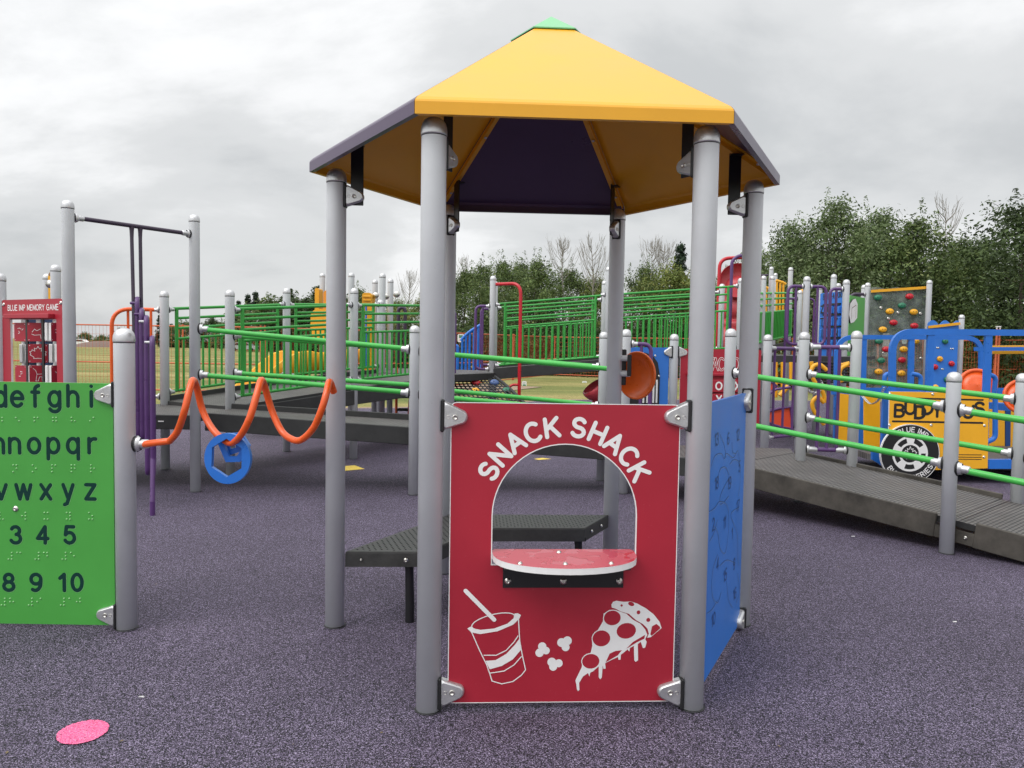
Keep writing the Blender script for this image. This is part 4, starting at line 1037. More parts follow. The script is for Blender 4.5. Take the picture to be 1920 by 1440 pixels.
for px in (47, 77):
    x = on4(px, 640)[0]; b.box(O4 + X4 * x + Z1 * ((hzt + hzb) / 2) - N4 * .02, .034, .012, hzt - hzb, BLACK, X4, N4)
b.build('divider', mb_)

# posts behind the memory board
lk = thing('lookout_posts', at(100, 700, 8.9).xy.to_3d(), 'two grey posts with yellow board between them, behind the red memory board', 'play structure')
p = at(107, 700, 8.7); post(lk, p.x, p.y, at(107, 496, 8.7).z)
p = at(91, 700, 10.4); post(lk, p.x, p.y, at(91, 513, 10.4).z)
b = MB(); q = at(96, 600, 9.6); zq9 = at(96, 517, 9.6).z; b.box(V((q.x, q.y, zq9 / 2 + .3)), .035, .05, zq9 - .6, YELP); b.lathe(at(97, 533, 9.5), (0, -1, 0), [(0, 0), (.05, 0), (.05, .05), (0, .05)], BOLT, 12); b.tube([V((q.x, q.y, zq9)), V((q.x + .03, q.y, zq9 + .08))], [.03, .012], mat('brown_rope', (.2, .1, .03, 1), .7), 8); b.build('side_board', lk)

# ================================================================== LEFT LANDING + LOWER RAMP (runs behind the shelter)
P = dict(C=(-3.33, 8.04), A3=(-4.27, 9.41), B4=(-3.28, 8.90), M=(-1.03, 8.06), H=(-1.03, 9.12), E=(1.23, 8.32), Fp=(1.08, 9.1))
lr = thing('lower_ramp', (-1, 8.6, 0), 'black sided ramp with paired green handrails running behind the shelter from the left landing', 'ramp')
def ptop(px, py, xy): return at(px, py, xy[1]).z
post(lr, *P['A3'], ptop(310, 545, P['A3'])); post(lr, *P['B4'], ptop(430, 543, P['B4'])); post(lr, *P['M'], ptop(776, 610, P['M']))
post(lr, *P['H'], 1.79); post(lr, *P['E'], ptop(1167, 617, P['E'])); post(lr, *P['Fp'], ptop(1131, 622, P['Fp']))
v3 = lambda xy, z: V((xy[0], xy[1], z))
# landing
deck(lr, [(-6.2, 8.14, .80), (-3.30, 8.14, .80), (-3.26, 9.0, .80), (-4.2, 9.5, .80), (-6.2, 9.5, .80)], t=.06, name='landing_deck')
skirt(lr, (-6.2, 8.12, .80), (-3.40, 8.12, .80), .155, RUBB, up=.004)
b = MB(); b.bar((-3.75, 8.10, .735), (-3.69, 8.10, .735), .004, .012, WHITE); b.build('deck_marker', lr)
# rubber sided ramp, two bays
za, zb4, zc3 = .815, .69, .53
n0, n1, n2 = (-3.27, 8.16), (-.97, 8.16), (1.2, 8.34); f0, f1, f2 = (-3.25, 8.86), (-1.0, 9.02), (1.08, 9.0)
deck(lr, [v3(n0, za), v3(n1, zb4), v3(f1, zb4), v3(f0, za)]); deck(lr, [v3(n1, zb4), v3(n2, zc3), v3(f2, zc3), v3(f1, zb4)])
skirt(lr, v3(n0, za), v3(n1, zb4), .19, RUBB, up=.012); skirt(lr, v3(n1, zb4), v3(n2, zc3), .19, RUBB, up=.012)
skirt(lr, v3(f0, za + .01), v3(f1, zb4 + .02), .16, RUBB, up=.05); skirt(lr, v3(f1, zb4), v3(f2, zc3), .16, RUBB, up=.05)
def zz_at(px, py, xy): return at(px, py, xy[1]).z
zC1, zC2 = zz_at(379, 616.5, P['C']), zz_at(379, 702.5, P['C'])
zM1, zM2 = zz_at(770, 655, P['M']), zz_at(770, 736.5, P['M'])
rail(lr, v3(P['C'], zC1), v3(P['M'], zM1), GRNP, .0265); rail(lr, v3(P['C'], zC2), v3(P['M'], zM2), GRNP, .0265)
zE1, zE2 = zz_at(1150, 694, P['E']), .87
rail(lr, v3(P['M'], zM1 - .02), v3(P['E'], zE1), GRNP, .0265); rail(lr, v3(P['M'], zM2 - .02), v3(P['E'], zE2), GRNP, .0265)
rail(lr, v3(P['B4'], zz_at(440, 629, P['B4'])), v3(P['H'], 1.525), GRNP, .0265); rail(lr, v3(P['B4'], zz_at(440, 699, P['B4'])), v3(P['H'], 1.10), GRNP, .0265)
rail(lr, v3(P['H'], 1.50), v3(P['Fp'], 1.36), GRNP, .0265); rail(lr, v3(P['H'], 1.07), v3(P['Fp'], .90), GRNP, .0265)
# orange hoop guard left of the landing
og = MB(); q = P['A3']; zq = zz_at(300, 581, q)
A0 = at(300, 581, q[1]); A1 = at(209, 577, 9.2); 
og.tube(fillet([v3(q, zq) + V((-.12, 0, 0)), V((A1.x, A1.y, zq)), V((A1.x, A1.y, .95))], .22, 10), .0235, ORNG, 12)
og.tube([V((A1.x, A1.y, .95)), V((A1.x + .1, A1.y, .86)), v3(q, .90) + V((-.12, 0, 0))], .02, ORNG, 12)
for px in (240, 283):
    t = at(px, 585, 9.3); og.tube([V((t.x, t.y, zq - .005)), V((t.x, t.y, .92))], .016, ORNG, 10)
og.build('hoop_guard', lr); rail_clamp(lr, v3(q, zq), (-1, 0, 0), .07, .018); rail_clamp(lr, v3(q, .90), (-1, 0, 0), .07, .018)

# ================================================================== UPPER RAMP (green balustrades rising left to right)
ur = thing('upper_ramp', (-1.5, 11.5, 0), 'long ramp with green balustrades rising from the left landing away to the slide platform', 'ramp')
U = dict(s0=P['B4'], s1=(-2.17, 10.5), s2=(-1.12, 12.1), t0=P['A3'], t1=(-3.27, 11.1), t2=(-2.2, 12.75))
post(ur, *U['s1'], ptop(670, 540, U['s1'])); post(ur, *U['s2'], 2.36); post(ur, *U['t1'], ptop(539, 540, U['t1'])); post(ur, *U['t2'], 2.32)
zs = [zz_at(441, 580, U['s0']), zz_at(664, 572, U['s1']), 2.20]
ztt = [zz_at(320, 579.5, U['t0']), zz_at(536, 571, U['t1']), 2.24]
guard(ur, U['s0'], U['s1'], zs[0], zs[1], GRND); guard(ur, U['s1'], U['s2'], zs[1], zs[2], GRND)
guard(ur, U['t0'], U['t1'], ztt[0], ztt[1], GRND); guard(ur, U['t1'], U['t2'], ztt[1], ztt[2], GRND)
dz = 1.13
deck(ur, [v3(U['s0'], zs[0] - dz), v3(U['s1'], zs[1] - dz), v3(U['t1'], ztt[1] - dz), v3(U['t0'], ztt[0] - dz)])
deck(ur, [v3(U['s1'], zs[1] - dz), v3(U['s2'], zs[2] - dz), v3(U['t2'], ztt[2] - dz), v3(U['t1'], ztt[1] - dz)])
out_ = V((.87, -.5, 0)) * .03
for a_, c_, z0_, z1_ in (('s0', 's1', zs[0], zs[1]), ('s1', 's2', zs[1], zs[2])):
    skirt(ur, v3(U[a_], z0_ - dz - .03) + out_, v3(U[c_], z1_ - dz - .03) + out_, .20, RUBB, up=.0)
for a_, c_, z0_, z1_ in (('t0', 't1', ztt[0], ztt[1]), ('t1', 't2', ztt[1], ztt[2])):
    skirt(ur, v3(U[a_], z0_ - dz), v3(U[c_], z1_ - dz), .18, RUBB, up=.06)

# second straight stretch, right of the red pole
sr = thing('rising_ramp', (1.7, 14.2, 0), 'long rising ramp with double green balustrades behind the shelter, right of the red fireman pole', 'ramp')
Q0, Q1, Q2 = (at(922, 700, 13.6).x, 13.6), (at(1137, 700, 13.6).x, 13.6), (at(1384, 700, 13.6).x, 13.6)
R0, R1, R2 = (at(926, 700, 14.75).x, 14.75), (at(1130, 700, 14.75).x, 14.75), (at(1349, 700, 14.75).x, 14.75)
post(sr, *Q0, ptop(922, 517, Q0)); post(sr, *R0, ptop(918, 527, R0)); post(sr, *Q1, ptop(1137, 500, Q1)); post(sr, *R1, ptop(1132, 526, R1)); post(sr, *Q2, ptop(1384, 521, Q2)); post(sr, *R2, ptop(1350, 532, R2))
zq_ = [zz_at(935, 571, Q0), zz_at(1137, 553, Q1), zz_at(1375, 536, Q2)]; zr_ = [zz_at(931, 577, R0), zz_at(1125, 562, R1), zz_at(1345, 548, R2)]
for i, (a_, c_) in enumerate(((Q0, Q1), (Q1, Q2))): guard(sr, a_, c_, zq_[i], zq_[i + 1], GRND, rails=(.13, .27, .42), inset=.22, step=.105, hgt=1.08)
for i, (a_, c_) in enumerate(((R0, R1), (R1, R2))): guard(sr, a_, c_, zr_[i], zr_[i + 1], GRND, rails=(.13, .27, .42), inset=.22, step=.105, hgt=1.08)
dz = 1.15
for i, (a_, c_, e_, g_) in enumerate(((Q0, Q1, R1, R0), (Q1, Q2, R2, R1))):
    deck(sr, [v3(a_, zq_[i] - dz), v3(c_, zq_[i + 1] - dz), v3(e_, zq_[i + 1] - dz), v3(g_, zq_[i] - dz)])
    o_ = V((0, -.03, 0)); skirt(sr, v3(a_, zq_[i] - dz) + o_, v3(c_, zq_[i + 1] - dz) + o_, .20, RUBB, up=.02); skirt(sr, v3(g_, zq_[i] - dz), v3(e_, zq_[i + 1] - dz), .16, RUBB, up=.05)

# ================================================================== MIDDLE PLATFORM, net climber, pole, purple hoops
md = thing('slide_platform', (-1.6, 13.8, 0), 'grey platform with many posts and yellow rotationally moulded hoods behind the green balustrades', 'play structure')
zmp = 1.11
deck(md, [(-3.6, 13.3, zmp), (-1.1, 12.25, zmp), (-.3, 13.5, zmp), (-.5, 14.7, zmp), (-3.4, 15.4, zmp)], t=.06)
skirt(md, (-1.1, 12.2, zmp), (-.32, 13.45, zmp), .12, RUBB, up=.0)
for px, py, d in ((604, 512, 15.0), (658, 511, 13.6), (716, 512, 13.1), (702, 524, 14.7), (731, 522, 14.2)):
    q = at(px, 700, d); post(md, q.x, q.y, at(px, py, d).z)
# hoods
def slab(parent, px0, px1, py0, py1, d, t, M, name, r=.06, sk=(1, 0, 0)):
    a = at(px0, py1, d); c = at(px1, py0, d); O_ = V(((a.x + c.x) / 2, d, 0)); w = (c.x - a.x) / 2
    b = MB(); b.prism(rrect(-w, a.z, w, c.z, min(r, w * .9, (c.z - a.z) * .45), 5), O_, V((1, 0, 0)), Z1, V((0, -1, 0)), t, M); return b.build(name, parent)
slab(md, 590, 598, 540, 640, 14.6, .3, YELR, 'slide_hood'); slab(md, 582, 640, 580, 640, 14.2, .12, YELR, 'slide_hood', .14)
slab(md, 606, 640, 545, 590, 14.4, .1, mat('orange_yellow_plastic', (.75, .28, .02, 1), .4), 'hood_side')
hd = slab(md, 678, 697, 549, 700, 13.8, .35, YELR, 'entry_hood', .05)
b = MB()
for py in (556, 563): q = at(688, py, 13.78); b.box(q, .14, .02, .03, YELR, bev=.008)
b.build('moulded_rib', hd)
for px in (681, 686.5, 700): b = MB(); q = at(px, 570, 13.55); b.tube([q, V((q.x, q.y, 1.15))], .016, BLUEP, 8); b.build('blue_bar', md)
for px, py, d in ((705, 554, 14.0), (744, 552, 13.3), (724, 556, 13.8)):
    b = MB(); q = at(px, py, d); b.lathe(q, (0, -1, 0), [(.055, 0), (.06, .02), (.05, .05), (.02, .06), (0, .06)], BOLT, 14); b.build('round_fitting', md)
# open yellow slide
sl = thing('yellow_slide', at(560, 700, 13.6).xy.to_3d(), 'open yellow slide curving down to the left behind the green balustrade', 'slide')
path = [at(668, 676, 14.2), at(628, 682, 14.0), at(590, 690, 13.7), at(555, 700, 13.4), at(520, 716, 13.1), at(480, 738, 12.8), at(440, 764, 12.5)]
path = bez(path, 6); b = MB(); rows = []
for i, p_ in enumerate(path):
    t_ = (path[min(i + 1, len(path) - 1)] - path[max(i - 1, 0)]); t_.z = 0; t_.normalize(); sd_ = V((t_.y, -t_.x, 0)); sd_ = sd_ if sd_.y < 0 else -sd_
    k = max(0, 1 - i / (len(path) * .8)); wall = .20 + .22 * math.sin(math.pi * min(1, (1 - i / len(path)) * 1.25)) ** 2
    sec = [(-.31, wall), (-.29, wall + .02), (-.27, wall), (-.25, .06), (-.18, .0), (.18, .0), (.25, .06), (.27, wall), (.29, wall + .02), (.31, wall), (.28, -.03), (-.28, -.03)]
    rows.append([p_ - sd_ * u_ + V((0, 0, z_)) for u_, z_ in sec])
n = 12; vs = [q for r_ in rows for q in r_]
b.add(vs, [(i * n + k, i * n + (k + 1) % n, i * n + n + (k + 1) % n, i * n + n + k) for i in range(len(rows) - 1) for k in range(n)] + [list(range(n))], YELR, True); b.build('slide_chute', sl)
b = MB(); q = at(612, 735, 13.6); b.tube([V((q.x, q.y, 0)), V((q.x, q.y, 1.0))], .05, ORNG, 12); b.build('support', sl)

# net climber
nc = thing('net_climber', at(900, 760, 12.8).xy.to_3d(), 'curved black mesh climber with coloured grips in front of the grey platform', 'climber')
b = MB(); nu, nv = 15, 18
def nsurf(u, v):
    l = bez([at(838, 704, 13.5), at(830, 722, 12.9), at(848, 745, 12.4), at(872, 775, 12.1), V((at(880, 800, 12.0).x, 12.0, 0))], 10)
    r = bez([at(925, 704, 13.5), at(948, 722, 13.0), at(972, 745, 12.5), at(996, 775, 12.2), V((at(1005, 800, 12.1).x, 12.1, 0))], 10)
    f_ = v * (len(l) - 1); i = min(int(f_), len(l) - 2); g = f_ - i
    return l[i].lerp(l[i + 1], g).lerp(r[i].lerp(r[i + 1], g), u)
grid = [[nsurf(i / nu, j / nv) for i in range(nu + 1)] for j in range(nv + 1)]
for j in range(nv + 1): b.tube(grid[j], .011, RUBB, 6)
for i in range(nu + 1): b.tube([grid[j][i] for j in range(nv + 1)], .012 if 0 < i < nu else .030, RUBB, 6)
b.build('mesh_panel', nc)
nn = V((.3, -.75, .6))
for (px, py, d, M_) in ((868, 710, 13.2, mat('grip_blue', (.07, .12, .28, 1), .4)), (904, 707, 13.25, YELR), (892, 718, 13.05, REDP), (927, 718, 13.05, MATS['grip_blue']), (891, 734, 12.75, YELR), (950, 733, 12.8, mat('grip_green', (.02, .17, .09, 1), .35))):
    hold(nc, at(px, py, d), nn, .060, M_, 1.35, rot=-.15)
# fireman pole
fp = thing('fireman_pole', at(974, 760, 13.3).xy.to_3d(), 'red sliding pole with bent top arm beside the tall post', 'pole')
p_ = at(974, 700, 13.3); zt2 = at(960, 531, 13.3).z; q_ = V((Q0[0] + .05, Q0[1], zt2))
b = MB(); b.tube(fillet([q_, V((p_.x, p_.y, zt2)), V((p_.x, p_.y, 0))], .2, 8), .030, REDP, 14); b.build('pole', fp)
b = MB()
for z_ in (at(968, 722, 13.2).z, at(968, 742, 13.2).z): b.tube(fillet([V((p_.x, p_.y, z_)), V((p_.x - .14, p_.y, z_)), V((p_.x - .20, p_.y, z_ - .10)), V((p_.x - .20, p_.y + .02, z_ - .2))], .06, 6), .022, REDP, 10)
b.build('step_ring', fp)
# purple hoops
def hoop(parent, P_, side, w, zt, zb, M=PURP, bars=1, r=.024, name='hoop_rail'):
    P_ = V(P_); s_ = V(side).normalized(); b = MB()
    b.tube(fillet([V((P_.x, P_.y, zt)) + s_ * .09, V((P_.x, P_.y, zt)) + s_ * w, V((P_.x, P_.y, zb)) + s_ * w, V((P_.x, P_.y, zb)) + s_ * .09], .14, 8), r, M, 12)
    for k in range(bars):
        t = .13 + (w - .13) * (k + .35) / (bars + .35); b.tube([V((P_.x, P_.y, zt)) + s_ * t, V((P_.x, P_.y, zb)) + s_ * t], r * .8, M, 10)
    o = b.build(name, parent); rail_clamp(parent, V((P_.x, P_.y, zt)), s_, .07, .02); rail_clamp(parent, V((P_.x, P_.y, zb)), s_, .07, .02); return o
hoop(sr, v3(Q0, 0), (-1, -.15, 0), .30, at(905, 574, 13.6).z, at(905, 692, 13.6).z, bars=1)
hoop(sr, v3(R0, 0), (-1, 0, 0), .26, at(905, 579, 14.75).z, at(905, 684, 14.75).z, bars=0)
q = at(836, 600, 13.0); pp = thing('purple_hoop', V((q.x, q.y, 0)), 'purple hoop rail half hidden by the front left shelter post', 'hoop rail'); b = MB()
b.tube(fillet([V((q.x, q.y, zmp)), V((q.x, q.y, at(840, 583, 13).z)), V((at(853, 583, 13).x, 13.0, at(840, 583, 13).z)), V((at(853, 583, 13).x, 13.0, zmp))], .15), .03, PURP, 12); b.build('hoop', pp)
# far purple hoop near x = 750
q = at(752, 560, 15.5); p2 = thing('purple_hoop', V((q.x, q.y, 0)), 'distant dark purple arched rail left of the front left shelter post', 'hoop rail'); b = MB()
za2 = at(752, 577, 15.5).z; b.tube(fillet([V((q.x - .05, 15.5, 1.2)), V((q.x - .05, 15.5, za2)), V((at(760, 560, 15.5).x, 15.5, za2)), V((at(760, 560, 15.5).x, 15.5, 1.0))], .08), .035, DPURP, 12); b.build('hoop', p2)
# blue stair guards
bs = thing('blue_stair_rail', at(880, 700, 16).xy.to_3d(), 'blue stepped stair railing seen beside the purple hoops', 'stair rail'); b = MB()
for px, py in ((867, 637), (874, 628), (881, 622), (889, 618), (897, 613), (903, 608)):
    t = at(px, py, 16.5); b.tube([t, V((t.x, t.y, at(px, 697, 16.5).z))], .028, BLUEP, 10)
b.tube(bez([at(865, 640, 16.5), at(868, 634, 16.5), at(881, 622, 16.5), at(897, 612, 16.5), at(905, 607, 16.5)], 5), .034, BLUEP, 10); b.build('railing', bs)
b = MB(); b.tube(fillet([at(849, 649, 15), at(858, 648, 15), at(858, 693, 15)], .08), .035, BLUEP, 10); b.build('handrail', bs)
# red stool / spring seat
rs = thing('red_bucket_seat', at(1112, 755, 14.0).xy.to_3d(), 'faded red bucket seat on a stem, left of the rear right shelter post', 'play seat')
q = at(1119, 729, 14); b = MB()
b.lathe(V((q.x + .06, q.y, q.z - .14)), (-.75, -.25, .9), [(0, 0), (.13, .0), (.19, .08), (.22, .18), (.215, .24), (.18, .25), (.15, .16), (0, .08)], SLIDE_R, 24); b.build('bowl', rs)
b = MB(); b.tube([V((q.x + .02, q.y, 0)), V((q.x + .02, q.y, q.z - .1))], .10, SLIDE_R, 16); b.build('stem', rs)
# black steps and red legs near x = 755
rl = thing('rung_ladder', at(755, 780, 12.5).xy.to_3d(), 'red ladder with black treads under the ramp beside the shelter post', 'ladder')
b = MB(); z1 = at(743, 700, 12.6).z
b.tube([V((at(743, 780, 12.6).x, 12.6, 0)), V((at(743, 780, 12.6).x, 12.6, z1 + .1))], .022, ORNG, 10); b.build('upright', rl)
b = MB(); b.tube([V((at(762, 800, 12.2).x, 12.2, 0)), V((at(770, 790, 12.4).x, 12.4, .9))], .022, REDP, 10); b.build('upright', rl)
for py in (744, 768): b = MB(); q = at(757, py, 12.4); b.box(q, .20, .2, .035, RUBB, bev=.01); b.build('tread', rl)

# ================================================================== RIGHT RAMP AND PLATFORM
rr = thing('near_ramp', (3.0, 7.2, 0), 'grey tread plate ramp with green handrails sloping down at the right', 'ramp')
G = dict(a=(2.13, 7.5), b=(3.48, 6.03), c=(4.86, 4.52), d=(2.02, 9.6), e=(3.24, 9.75), f=(3.84, 10.2), g=(3.05, 8.03), h=(3.56, 7.95), i=(4.60, 6.9), j=(5.98, 5.39))
for k, px, py in (('a', 1368, 616), ('b', 1781, 697), ('d', 1262, 626), ('e', 1433, 627), ('f', 1494, 628), ('g', 1503, 622), ('h', 1605, 620)): post(rr, *G[k], ptop(px, py, G[k]))
post(rr, *G['i'], 1.42); post(rr, *G['c'], 1.25); post(rr, *G['j'], 1.22)
ZP = .465; zn0, zn1, zn2 = .45, .265, .035
ux = V((1.35, -1.48, 0)).normalized(); wx = V((1.48, 1.35, 0)).normalized()
na, nb, nc_ = V((2.13, 7.5, 0)) + wx * .11, V((3.48, 6.03, 0)) + wx * .085, V((4.86, 4.52, 0)) + wx * .09
fa, fb, fc = na + wx * 1.22, nb + wx * 1.29, nc_ + wx * 1.29
up_ = lambda p, z: V((p.x, p.y, z))
deck(rr, [(2.2, 7.55, ZP), up_(fa, ZP) , (3.2, 8.74, ZP), (1.95, 8.9, ZP), (1.15, 8.9, ZP), (1.2, 8.30, ZP)][::1], t=.05, name='landing_deck')
deck(rr, [up_(na, zn0 + .012), up_(nb, zn1), up_(fb, zn1), up_(fa, zn0 + .012)]); deck(rr, [up_(nb, zn1 - .004), up_(nc_, zn2), up_(fc, zn2), up_(fb, zn1 - .004)])
o_ = -wx * .018
s0 = up_(na, zn0) + o_; s1 = up_(nb, zn1) + o_; s2 = up_(nc_, zn2) + o_
skirt(rr, s0, s0.lerp(s1, .945), .20, SKIRT, up=.022); skirt(rr, s1.lerp(s2, .085), s1.lerp(s2, .93), .20, SKIRT, up=.022)
b = MB(); b.bar(s0.lerp(s1, .93) + V((0, 0, -.12)), s1.lerp(s2, .09) + V((0, 0, -.12)), .02, .10, SKIRT); bolt(b, s1.lerp(s2, .055) + V((0, 0, -.115)) - wx * .012, -wx, .012); b.build('splice_plate', rr)
skirt(rr, up_(fa, zn0) - o_, up_(fb, zn1) - o_ , .16, SKIRT, up=.045)
b = MB(); b.bar(up_(nb, zn1 + .0035) + ux * .07, up_(fb, zn1 + .0035) + ux * .07, .006, .003, BLACK); b.build('deck_joint', rr)
skirt(rr, (1.2, 8.28, ZP), (2.16, 7.53, ZP), .19, RUBB, up=.01)
def rr2(k1, k2, z1a, z1b, r=.0265): rail(rr, v3(G[k1], z1a), v3(G[k2], z1b), GRNP, r)
rr2('a', 'b', zz_at(1376, 699, G['a']), zz_at(1762, 762, G['b'])); rr2('a', 'b', zz_at(1376, 789, G['a']), zz_at(1762, 870, G['b']))
rr2('b', 'c', zz_at(1800, 768, G['b']), .955); rr2('b', 'c', zz_at(1800, 877, G['b']), .49)
rr2('g', 'i', zz_at(1512, 701, G['g']), zz_at(1908, 748.5, G['i'])); rr2('g', 'i', zz_at(1508, 782, G['g']), zz_at(1905, 851, G['i']))
rr2('i', 'j', 1.13, .93); rr2('i', 'j', .66, .46)
rr2('E2', 'a', 1.30, 1.34) if False else None
# purple infill gates
def gate(parent, k1, k2, zt, zb, n=3, r=.02):
    A, B = V((G[k1][0], G[k1][1], 0)), V((G[k2][0], G[k2][1], 0)); d = (B - A); u = d.normalized(); b = MB(); Lg = d.length
    for z in (zt, zb): b.tube([A + u * .12 + V((0, 0, z)), B - u * .12 + V((0, 0, z))], .022, PURP, 12)
    for k in range(n):
        s = .16 + (Lg - .32) * k / (n - 1); b.tube([A + u * s + V((0, 0, zt)), A + u * s + V((0, 0, zt - .03)), A + u * s + V((0, 0, zb + .03)), A + u * s + V((0, 0, zb))], [.021, .0165, .0165, .021], PURP, 10)
    o = b.build('purple_gate', parent)
    for z in (zt, zb): rail_clamp(parent, A + V((0, 0, z)), u, .11, .022); rail_clamp(parent, B + V((0, 0, z)), -u, .11, .022)
gate(rr, 'g', 'h', zz_at(1550, 651, (0, 8.0)), zz_at(1550, 843, (0, 8.0))); gate(rr, 'e', 'f', zz_at(1460, 653, (0, 9.9)), zz_at(1460, 819, (0, 9.9)))
hoop(rr, v3(P['E'], 0), (1, -.05, 0), .27, at(1190, 645, 8.3).z, .62, bars=1, r=.022)

# piano board (blue) and noughts-and-crosses board (red)
def board(parent, A, B, z0, z1, M, name, holes=(), side=None, gap=.085, t=.019):
    A = V((A[0], A[1], 0)); B = V((B[0], B[1], 0)); X = (B - A).normalized(); Nn = V((X.y, -X.x, 0)); Nn = Nn if Nn.y < 0 else -Nn
    if V((X.x, X.y, 0)).x < 0: X = -X
    O_ = (A + B) / 2 + Nn * .01; w = (B - A).length / 2 - gap; b = MB(); b.prism(rrect(-w, z0, w, z1, .02, 4), O_, X, Z1, Nn, t, M, side or M, holes=holes)
    o = b.build(name, parent); return o, O_, X, Nn, w
pb, Op, Xp, Np, wp = board(rr, P['Fp'], G['d'], .58, 1.60, BLUEB, 'music_board')
def onP(px, py, O_=None, N_=None, X_=None):
    q = onpl(px, py, O_ if O_ is not None else Op, N_ if N_ is not None else Np) - (O_ if O_ is not None else Op); return (q.dot(X_ if X_ is not None else Xp), q.z)
b = MB(); l = [onP(x, y) for x, y in ((1176, 770), (1234, 770), (1236, 705), (1232, 680), (1222, 666), (1208, 661), (1194, 662), (1180, 672))]
b.prism(l, Op + Np * .016, Xp, Z1, Np, .014, BLACK); b.build('keyboard_backing', pb)
b = MB()
for px in (1205, 1212, 1223.5, 1229.5):
    x, z = onP(px, 712); x2, z2 = onP(px, 755); b.box(Op + Xp * x + Z1 * ((z + z2) / 2) + Np * .022, .020, .012, z - z2, WHITE, Xp, Np)
b.build('piano_keys', pb)
b = MB()
for px, py in ((1227, 667), (1234, 705)):
    x, z = onP(px, py); bolt(b, Op + Xp * x + Z1 * z + Np * .017, Np, .012)
b.build('bolt', pb)
tb, Ot, Xt, Nt, wt = board(rr, G['d'], G['e'], .58, 1.59, RED, 'crosses_board', side=WHITE)
b = MB(); x, z = onP(1352, 694, Ot, Nt, Xt)
for dxx, st in ((0, None),):
    # outline lettering: white stroke, red core
    for ch, px in (('T', 1302), ('I', 1314), ('C', 1325), ('T', 1333), ('A', 1341), ('C', 1352), ('T', 1365), ('O', 1380), ('E', 1397)):
        x, z = onP(px, 694, Ot, Nt, Xt)
        text(b, ch, Ot + Xt * x + Z1 * z, Xt, Z1, Nt, .15, .026, WHITE, sx=.62, off=.001); text(b, ch, Ot + Xt * x + Z1 * z, Xt, Z1, Nt, .15, .014, RED, sx=.62, off=.002)
b.build('lettering', tb)
b = MB(); x0_, z0_ = onP(1340, 702, Ot, Nt, Xt); b.box(Ot + Xt * 0 + Z1 * z0_ + Nt * .025, wt * 1.7, .05, .035, RED, Xt, Nt, bev=.004); b.build('axle_bar', tb)
for px, sy in ((1345, 'OYO'), (1380, 'XKX'), (1310, 'XOX')):
    for r_, (ya, yb) in enumerate(((712, 735), (738, 760), (764, 786))):
        xa, za_ = onP(px, ya, Ot, Nt, Xt); _, zb_2 = onP(px, yb, Ot, Nt, Xt); b = MB()
        b.box(Ot + Xt * xa + Z1 * ((za_ + zb_2) / 2) + Nt * .03, .17, .05, za_ - zb_2, RED, Xt, Nt, bev=.005)
        text(b, sy[r_].replace('K', 'X').replace('Y', 'X'), Ot + Xt * xa + Z1 * (zb_2 + .035), Xt, Z1, Nt, .09, .020, WHITE, off=.0565)
        b.build('turning_block', tb)
for k1, d_, nn_ in (('d', V((-1, -.5, 0)), Np), ('d', V((1, .12, 0)), Nt)):
    ear(rr, v3(G['d'], at(1262, 660, 9.6).z), d_, nn_, -1, 1.1)

# ================================================================== BUS
BY0, BY1 = 9.30, 11.2
bus = thing('toy_bus', (5.9, 10.2, 0), 'yellow and blue play bus with big black and white wheel behind the right ramp', 'play bus')
def bar_frame(parent, pts, d, w, t, M, name):
    """flat bar bent in the vertical plane at distance d"""
    P3 = [at(x, y, d) for x, y in pts]; path = fillet(P3, .26, 10) if len(P3) > 2 else P3
    b = MB(); n = len(path); Nn = V((0, 1, 0)); vs = []
    for i, p in enumerate(path):
        a = path[max(i - 1, 0)]; c = path[min(i + 1, n - 1)]; T = (c - a).normalized(); S_ = T.cross(Nn).normalized()
        w_ = w
        for su, sv in ((-1, -1), (1, -1), (1, 1), (-1, 1)): vs.append(p + S_ * (su * w_ / 2) + Nn * (sv * t / 2))
    b.add(vs, [(i * 4 + k, i * 4 + (k + 1) % 4, i * 4 + 4 + (k + 1) % 4, i * 4 + 4 + k) for i in range(n - 1) for k in range(4)] + [(3, 2, 1, 0), tuple(4 * (n - 1) + k for k in range(4))], M)
    return b.build(name, parent)
zt_n = 622
bar_frame(bus, [(1672, 905), (1673, 622), (2060, 625)], BY0, .074, .05, BLUEP, 'body_frame')
bar_frame(bus, [(1567, 830), (1569, 632), (1840, 633), (1840, 760)], BY1, .064, .05, BLUEP, 'body_frame')
for px, w in ((1745, .080), (1853, .080), (2000, .08)): bar_frame(bus, [(px, 624), (px - 4, 740)], BY0 + .004, w, .045, BLUEP, 'pillar')
for px, w in ((1620, .068), (1709, .075)): bar_frame(bus, [(px, 632), (px - 2, 740)], BY1 + .004, w, .045, BLUEP, 'pillar')
def onB(px, py, d=BY0): q = at(px, py, d); return q
def plate(parent, c4, d, t, M, name, side=None):
    Q = [at(x, y, d) for x, y in c4]; O_ = V((0, d, 0)); b = MB()
    b.prism([(q.x, q.z) for q in Q], O_, V((1, 0, 0)), Z1, V((0, -1, 0)), t, M, side or M); return b.build(name, parent)
bp = plate(bus, [(1665, 884), (1852, 878), (1854, 737), (1668, 734)], BY0 - .035, .02, YELP, 'side_board', WHITE)
NB = V((0, -1, 0)); OB = V((0, BY0 - .035, 0))
def onb(px, py): q = at(px, py, BY0 - .035); return (q.x, q.z)
b = MB(); XB = V((1, 0, 0)); k_ = BY0 / FPX
